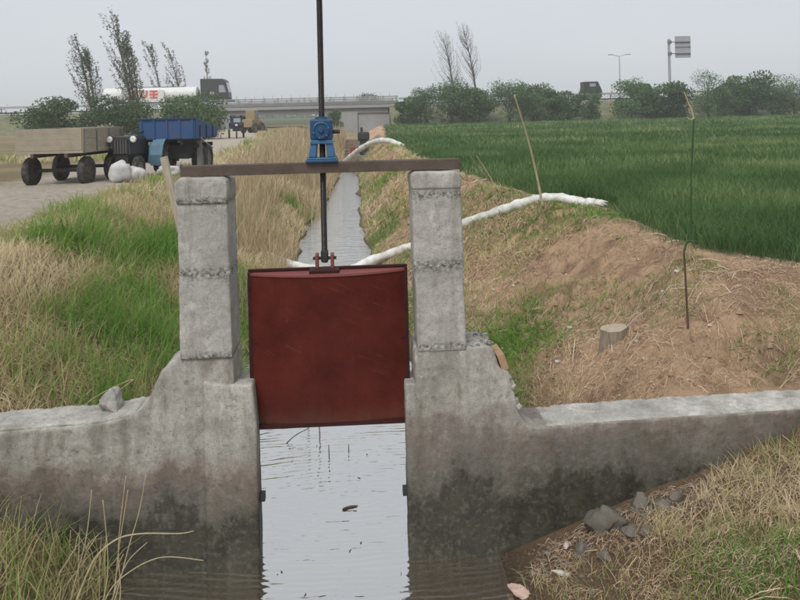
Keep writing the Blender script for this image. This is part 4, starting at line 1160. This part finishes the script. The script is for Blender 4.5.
# right bank: sparse living grass
def bank_right(n, x0, x1, y0, y1, hm, w, thr, bias):
    x, y = scatter(n, x0, x1, y0, y1); z = height(x, y)
    lw_, rw_, lc_, rc_ = edges(y)
    g = fbm(x * .9 + 7, y * .7, 71, 3)
    keep = (z > .03) & (x > rw_) & (x < rc_) & (g > thr) & ~((y > -.03) & (y < .42))
    x, y, z, g = x[keep], y[keep], z[keep], g[keep]
    tint = np.clip(bias - (g - .5) * 3 + rng.normal(0, .18, len(x)), 0, 1)
    return x, y, z, tint, hm * rng.uniform(.4, 1.3, len(x)), np.full(len(x), w)
S = [bank_right(30000, .7, 3.9, .42, 5, .085, .006, .50, .50), bank_right(16000, .8, 2.1, .6, 6, .10, .007, .36, .50), bank_right(26000, .2, 3.8, 5, 12, .14, .011, .38, .60), bank_right(16000, -.2, 3, 12, 38, .24, .026, .34, .62), bank_right(12000, 1.1, 4.2, -2.2, -.02, .10, .0045, .40, .58), bank_right(9000, 1.9, 4.2, -1.6, -.02, .14, .0045, .30, .50)]
# green tuft on the bank behind the right pillar
gx_, gy_2 = rng.normal(1.62, .26, 2600), rng.normal(3.0, .45, 2600)
S.append((gx_, gy_2, height(gx_, gy_2), np.clip(rng.normal(.2, .12, 2600), 0, 1), .13 * rng.uniform(.4, 1.3, 2600), np.full(2600, .008)))
X, Y, Z, T_, HH, WW = [np.concatenate(a) for a in zip(*S)]
blades('sparse_grass', np.stack([X, Y, Z], 1), HH, WW * rng.uniform(.6, 1.3, len(X)), rng.uniform(0, 2 * PI, len(X)), rng.uniform(.3, 1.3, len(X)), T_, LEAF['grass'],
       'sparse grass tufts on the right ditch bank', 'grass', 3)

# lying cut straw
def straw(n, x0, x1, y0, y1, L, w, left=False):
    x, y = scatter(n, x0, x1, y0, y1)
    lw_, rw_, lc_, rc_ = edges(y)
    g = fbm(x * 1.3 + 3, y * 1.1, 81, 3)
    keep = (height(x, y) > .05) & ((x < lw_ - .1) & (np.abs(x - np.interp(y, *ROADC)) > 1.6) if left else (x > rw_ + .1) & (x < rc_ + .15)) & (g > .36) & ~((y > -.05) & (y < .40))
    x, y, g = x[keep], y[keep], g[keep]; m = len(x)
    a = rng.normal(-.5, .9, m); l = L * rng.uniform(.25, 1.2, m)
    dx, dy = np.cos(a) * l / 2, np.sin(a) * l / 2
    lift = rng.uniform(0, .045, m) * (L / .2)
    A = np.stack([x - dx, y - dy, height(x - dx, y - dy) + rng.uniform(0.0, .012, m)], 1)
    B = np.stack([x + dx, y + dy, height(x + dx, y + dy) + .006 + lift], 1)
    Mi = (A + B) / 2; Mi[:, 2] = np.maximum(Mi[:, 2], height(x, y) + .008) + rng.uniform(0, .02, m)
    s = np.stack([-np.sin(a), np.cos(a), rng.normal(0, .5, m)], 1) * (w * rng.uniform(.5, 1.4, m) / 2)[:, None]
    V = np.stack([A - s, A + s, Mi - s, Mi + s, B - s, B + s], 1)
    tint = np.clip(rng.normal(.55, .25, m) + (g - .5) * .8, 0, 1)
    return V, tint
S = [straw(44000, .9, 4.4, .40, 5, .07, .0021), straw(700, .9, 3.9, .42, 6, .24, .005), straw(34000, .3, 4, 5, 11, .12, .005), straw(12000, 0, 3.4, 11, 30, .24, .013), straw(30000, 1.0, 4.3, -2.4, -.03, .065, .0022), straw(500, 1.0, 4.3, -2.4, -.03, .2, .004), straw(9000, -4.6, -1.2, .4, 4, .26, .005, True), straw(9000, -5.5, -1.2, 4, 12, .34, .009, True)]
V = np.concatenate([a[0] for a in S]); tint = np.concatenate([a[1] for a in S]); m = len(V)
b = (np.arange(m) * 6)[:, None]
F = np.concatenate([b + np.array([[0, 1, 3, 2]]), b + np.array([[2, 3, 5, 4]])])
tag(np_mesh('cut_straw', V.reshape(-1, 3), [F], LEAF['straw'], None, {'tint': np.repeat(tint, 6)}), 'dry cut straw strewn over the ditch banks', 'straw', kind='stuff')

# debris on the earth dam
dm = MB(); r_ = random.Random(3)
for k in range(70):
    x_, y_ = r_.uniform(-2.3, 1.2), r_.uniform(39.6, 43.5)
    rockmesh(dm, (x_, y_, H(x_, y_) + .03), (r_.uniform(.06, .22), r_.uniform(.06, .22), r_.uniform(.05, .15)), 200 + k)
tag(dm.build('dam_rubble', paint('dam_clods', (.20, .145, .115), .95, dirt=.6, dirtcol=(.34, .29, .25), scale=4, bump=.6)), 'clods and rubble piled on the earth dam', 'rubble', kind='stuff')

# ------------------------------------------------------------------ stakes, stalks, stump
def stick(name, label, cat, P, r0, r1, mat, n=8, leaves=None):
    T = spline(P, 8); k = len(T)
    o = MB().tube([p - T[0] for p in T], [r0 + (r1 - r0) * i / (k - 1) for i in range(k)], n).build(name, mat, None, smooth=True)
    o.location = T[0]
    tag(o, label, cat); return o
st1 = stick('bamboo_stake', 'tall pale bamboo stake leaning beside the white hose at the wheat edge', 'stake', [(3.06, 6.9, 1.42), (2.95, 6.85, 2.0), (2.78, 6.7, 2.6), (2.56, 6.5, 3.22)], .022, .010, M['stalk'])
for q, s in ((.42, 1), (.62, -1)):
    pass
stick('dry_stalk', 'short dry stalk leaning at the wheat edge, left of the bamboo stake', 'stalk', [(2.95, 10.6, 1.4), (2.75, 10.5, 1.75), (2.55, 10.4, 2.05)], .016, .008, M['stalk'])
stick('dry_stalk', 'bent brown stalk tangled with the short dry stalk at the wheat edge', 'stalk', [(2.88, 10.2, 1.4), (2.70, 10.15, 1.62), (2.44, 10.1, 1.98), (2.36, 10.1, 2.1)], .010, .005, M['stump'])
gs = stick('reed_stem', 'single tall reed stem with green top, brown foot and pale tip on the straw bank', 'reed', [(2.86, 1.1, .90), (2.853, 1.1, 1.1), (2.842, 1.1, 1.5), (2.832, 1.1, 1.79)], .010, .009, M['stalk_d'])
def stem_part(parent, name, P, r0, r1, mat):
    T = spline(P, 6); k = len(T); L = parent.location
    return MB().tube([p - L for p in T], [r0 + (r1 - r0) * i / (k - 1) for i in range(k)], 6).build(name, mat, parent, smooth=True)
stem_part(gs, 'stem', [(2.832, 1.1, 1.78), (2.86, 1.1, 1.86), (2.893, 1.1, 1.92), (2.91, 1.1, 2.4), (2.945, 1.1, 2.89)], .009, .007, M['stalk_g'])
stem_part(gs, 'tip', [(2.945, 1.1, 2.88), (2.93, 1.1, 2.95), (2.90, 1.1, 3.02), (2.868, 1.1, 3.11)], .008, .0035, M['stalk'])
stem_part(gs, 'leaf', [(2.945, 1.1, 2.885), (2.91, 1.1, 2.88), (2.885, 1.1, 2.90)], .007, .003, M['stalk'])

su = thing('tree_stump', 'short sawn tree stump on the straw covered bank', 'stump', (2.40, 1.62, H(2.40, 1.62) - .03), R(12))
vs = []; fs = []; nS = 22
for z, k in ((-.08, 1.25), (.03, 1.06), (.10, 1.0), (.165, .98)):
    for i in range(nS):
        a = 2 * PI * i / nS; rr_ = .122 * k * (1 + .07 * math.sin(a * 3 + 1) + .04 * math.sin(a * 7))
        vs.append((rr_ * math.cos(a), rr_ * math.sin(a) * .9, z + .012 * math.cos(a)))
for j in range(3):
    for i in range(nS): fs.append((j * nS + i, j * nS + (i + 1) % nS, (j + 1) * nS + (i + 1) % nS, (j + 1) * nS + i))
MB().add(vs, fs).build('bark', M['stump'], su, smooth=True)
MB().add([(x, y, z) for x, y, z in vs[-nS:]], [tuple(range(nS))]).build('cut_face', M['stump_top'], su)

# long dry stalks at the near left corner
dry = [
    [(-1.24, -0.7, 0.29), (-1.24, -0.7, 0.6), (-1.19, -0.7, 0.99)],
    [(-1.28, -0.7, 0.3), (-1.24, -0.7, 0.57), (-1.18, -0.7, 0.91)],
    [(-1.33, -0.7, 1.03), (-1.17, -0.7, 0.91), (-1.01, -0.7, 0.78), (-0.89, -0.7, 0.67)],
    [(-1.26, -0.7, 0.63), (-1.12, -0.7, 0.66), (-0.9, -0.7, 0.65), (-0.82, -0.7, 0.66)],
    [(-1.24, -0.7, 0.41), (-1.18, -0.7, 0.52), (-1.08, -0.7, 0.61)],
    [(-1.21, -0.7, 0.43), (-1.01, -0.7, 0.52), (-0.77, -0.7, 0.49)],
    [(-1.18, -0.7, 0.6), (-1.12, -0.7, 0.79), (-1.08, -0.7, 0.99)],
    [(-1.51, -0.7, 0.31), (-1.42, -0.7, 0.64), (-1.38, -0.7, 0.92)],
    [(-1.33, -0.7, 0.3), (-1.3, -0.7, 0.52), (-1.32, -0.7, 0.86)],
]
roots = {2: [(-1.75, -.7, 1.25)], 3: [(-1.48, -.7, .30), (-1.38, -.7, .52)], 4: [(-1.40, -.7, .0), (-1.30, -.7, .25)], 5: [(-1.42, -.7, .0), (-1.32, -.7, .30)], 6: [(-1.36, -.7, .0), (-1.26, -.7, .32)], 0: [(-1.34, -.7, -.02)], 1: [(-1.40, -.7, -.02)], 7: [(-1.55, -.7, .02)], 8: [(-1.42, -.7, -.02)]}
for k, P in enumerate(dry):
    if k == 2: continue
    P = roots.get(k, []) + P
    o = stick('dry_stalk', 'pale dry stalk rising from the grass clump in front of the rounded abutment', 'stalk', P, .0042 if k != 3 else .006, .0022, M['stalk'])
    o['group'] = 'dry stalks before the abutment'
# long arching blades over the wing wall
for k in range(9):
    r = random.Random(300 + k); x0 = r.uniform(-1.95, -1.3); y0 = r.uniform(.5, .9)
    z0 = H(x0, y0)
    P = [(x0, y0, z0), (x0 + r.uniform(-.1, .2), y0 - .05, z0 + .28), (x0 + r.uniform(-.2, .35), y0 - .12, z0 + r.uniform(.25, .5)), (x0 + r.uniform(-.3, .5), y0 - .2, z0 + r.uniform(.05, .35))]
    o = stick('dry_stalk', 'pale arching grass stalk just behind the rounded wing wall', 'stalk', P, .005, .002, M['stalk'])
    o['group'] = 'arching stalks behind the wing wall'
# twigs standing in the water below the gate
for k, P in enumerate([[(-.27, 2.0, -.1), (-.28, 2.0, .28)], [(-.40, 2.5, -.1), (-.42, 2.5, .22), (-.46, 2.5, .34)], [(-.17, 1.6, -.1), (-.17, 1.6, .10)], [(-.62, 1.9, -.05), (-.5, 1.9, .06), (-.36, 1.9, .13)], [(.0, 1.7, -.05), (.0, 1.7, .05)]]):
    o = stick('dark_twig', 'thin dark twig poking out of the water beneath the gate', 'twig', P, .006, .003, M['stalk_d'])
    o['group'] = 'twigs in the water under the gate'
fl = rockmesh(MB(), (0, 0, 0), (.075, .018, .007), 77).build('floating_twig', M['stalk_d']); fl.location = (.02, .72, .004); fl.rotation_euler = (0, 0, .3)
tag(fl, 'small dark scrap of debris floating in the opening under the gate', 'debris')

fk = MB(); r9 = random.Random(19)
for k in range(14):
    x_, y_ = r9.uniform(-.5, .4), r9.choice((r9.uniform(.4, 3), r9.uniform(-.5, .3))); a_ = r9.uniform(0, 3.1); l_ = r9.uniform(.006, .03)
    fk.box((x_, y_, .003), (l_, .004, .003), (0, 0, a_))
tag(fk.build('floating_flecks', M['stalk_d']), 'tiny straw flecks floating on the water under the gate', 'debris', kind='stuff')

# ------------------------------------------------------------------ rubble at the foot of the right wing wall
rb = [((1.70, -.16, .17), (.16, .12, .13), 5), ((1.96, -.14, .26), (.11, .09, .10), 6), ((1.82, -.32, .14), (.07, .06, .05), 8), ((2.08, -.22, .24), (.07, .06, .05), 9), ((1.52, -.28, .10), (.08, .06, .05), 10), ((1.90, -.42, .13), (.05, .05, .04), 12), ((1.62, -.42, .08), (.06, .05, .04), 14), ((2.2, -.16, .30), (.06, .05, .04), 15)]
for k, (c, s, sd) in enumerate(rb):
    rock('concrete_rubble', 'largest dark concrete lump heaped against the low wing wall' if k == 0 else 'pale grey concrete lump right of the largest rubble lump' if k == 1 else 'small grey concrete rubble piece at the foot of the low wing wall', 'rubble',
         (c[0], c[1], H(c[0], c[1]) + s[2] * .30), s, sd, M['rock'], None if k < 2 else 'small rubble below the wing wall')
rock('brick_chip', 'pinkish white brick fragment lying at the muddy water edge', 'brick', (1.08, -.42, max(H(1.08, -.42), 0) + .025), (.105, .05, .035), 31, M['pink'])
rock('pale_stone', 'flat pale stone sliver lying on brown soil by the water', 'stone', (1.36, -.42, H(1.36, -.42) + .012), (.085, .035, .014), 33, M['rock_w'])
rock('pale_stone', 'small narrow pale stone on brown soil above the flat sliver', 'stone', (1.45, -.18, H(1.45, -.18) + .012), (.05, .025, .014), 34, M['rock_w'])
gv = MB(); r_ = random.Random(9)
for k in range(170):
    x_ = r_.uniform(1.2, 2.4); y_ = -abs(r_.gauss(.0, .3)) - .06
    s_ = r_.uniform(.006, .022)
    z_ = H(x_, y_)
    if z_ > 0.0: rockmesh(gv, (x_, y_, z_ + s_ * .4), (s_ * r_.uniform(.8, 1.5), s_, s_ * .8), 400 + k, 6)
tag(gv.build('gravel', M['rock']), 'loose gravel and mortar crumbs below the wing wall', 'gravel', kind='stuff')
ck = MB()
for k in range(1500):
    fr0 = k % 5 == 0
    x_ = r_.uniform(1.2, 3.4); y_ = r_.uniform(-1.0, -.06) if fr0 else .45 + 7 * r_.random() ** 1.5
    if not fr0 and x_ > np.interp(y_, YC, RC): continue
    s_ = r_.choice((.005, .006, .008) if fr0 else (.008, .012, .012, .018, .03)) * r_.uniform(.7, 1.3); z_ = H(x_, y_)
    if z_ < .04: continue
    a0 = r_.uniform(0, 6.28)
    vs_ = [(x_ + s_ * r_.uniform(.7, 1.4) * math.cos(a0 + q), y_ + s_ * r_.uniform(.7, 1.2) * math.sin(a0 + q), z_ - s_ * .3) for q in (0, 1.25, 2.5, 3.8, 5.0)]
    vs_ += [(x_ + s_ * r_.uniform(.4, .8) * math.cos(a0 + q), y_ + s_ * r_.uniform(.4, .8) * math.sin(a0 + q), z_ + s_ * r_.uniform(.35, .8)) for q in (0, 1.25, 2.5, 3.8, 5.0)]
    ck.add(vs_, [(5, 6, 7, 8, 9)] + [(q, (q + 1) % 5, 5 + (q + 1) % 5, 5 + q) for q in range(5)])
tag(ck.build('soil_clods', paint('soil_clods', (.36, .25, .165), .95, dirt=.7, dirtcol=(.24, .16, .10), scale=5, bump=.5)), 'brown soil clods over the straw strewn bank', 'clods', kind='stuff')
# small pale clods scattered on the bank
cl = MB()
for k in range(60):
    x_ = r_.uniform(1.1, 3.2); y_ = r_.uniform(.7, 6); s_ = r_.uniform(.008, .026)
    rockmesh(cl, (x_, y_, H(x_, y_) + s_ * .4), (s_ * r_.uniform(.9, 1.6), s_, s_ * .7), 700 + k, 6)
tag(cl.build('pebbles', M['rock_w']), 'small pale clods and litter scattered on the straw bank', 'pebbles', kind='stuff')

# ------------------------------------------------------------------ haze
hb = MB().box((0, 310, 8.5), (1240, 800, 21)).build('haze', M['white'])
hb.data.materials.clear()
hm = bpy.data.materials.new('pale_haze'); hm.use_nodes = True; hm.node_tree.nodes.clear()
ho_ = hm.node_tree.nodes.new('ShaderNodeOutputMaterial'); pv = hm.node_tree.nodes.new('ShaderNodeVolumePrincipled')
pv.inputs['Density'].default_value = .0012; pv.inputs['Color'].default_value = (.98, .99, 1.0, 1); pv.inputs['Anisotropy'].default_value = 0
hm.node_tree.links.new(pv.outputs[0], ho_.inputs['Volume'])
hb.data.materials.append(hm)
tag(hb, 'pale haze in the air over the fields', 'haze', kind='stuff')
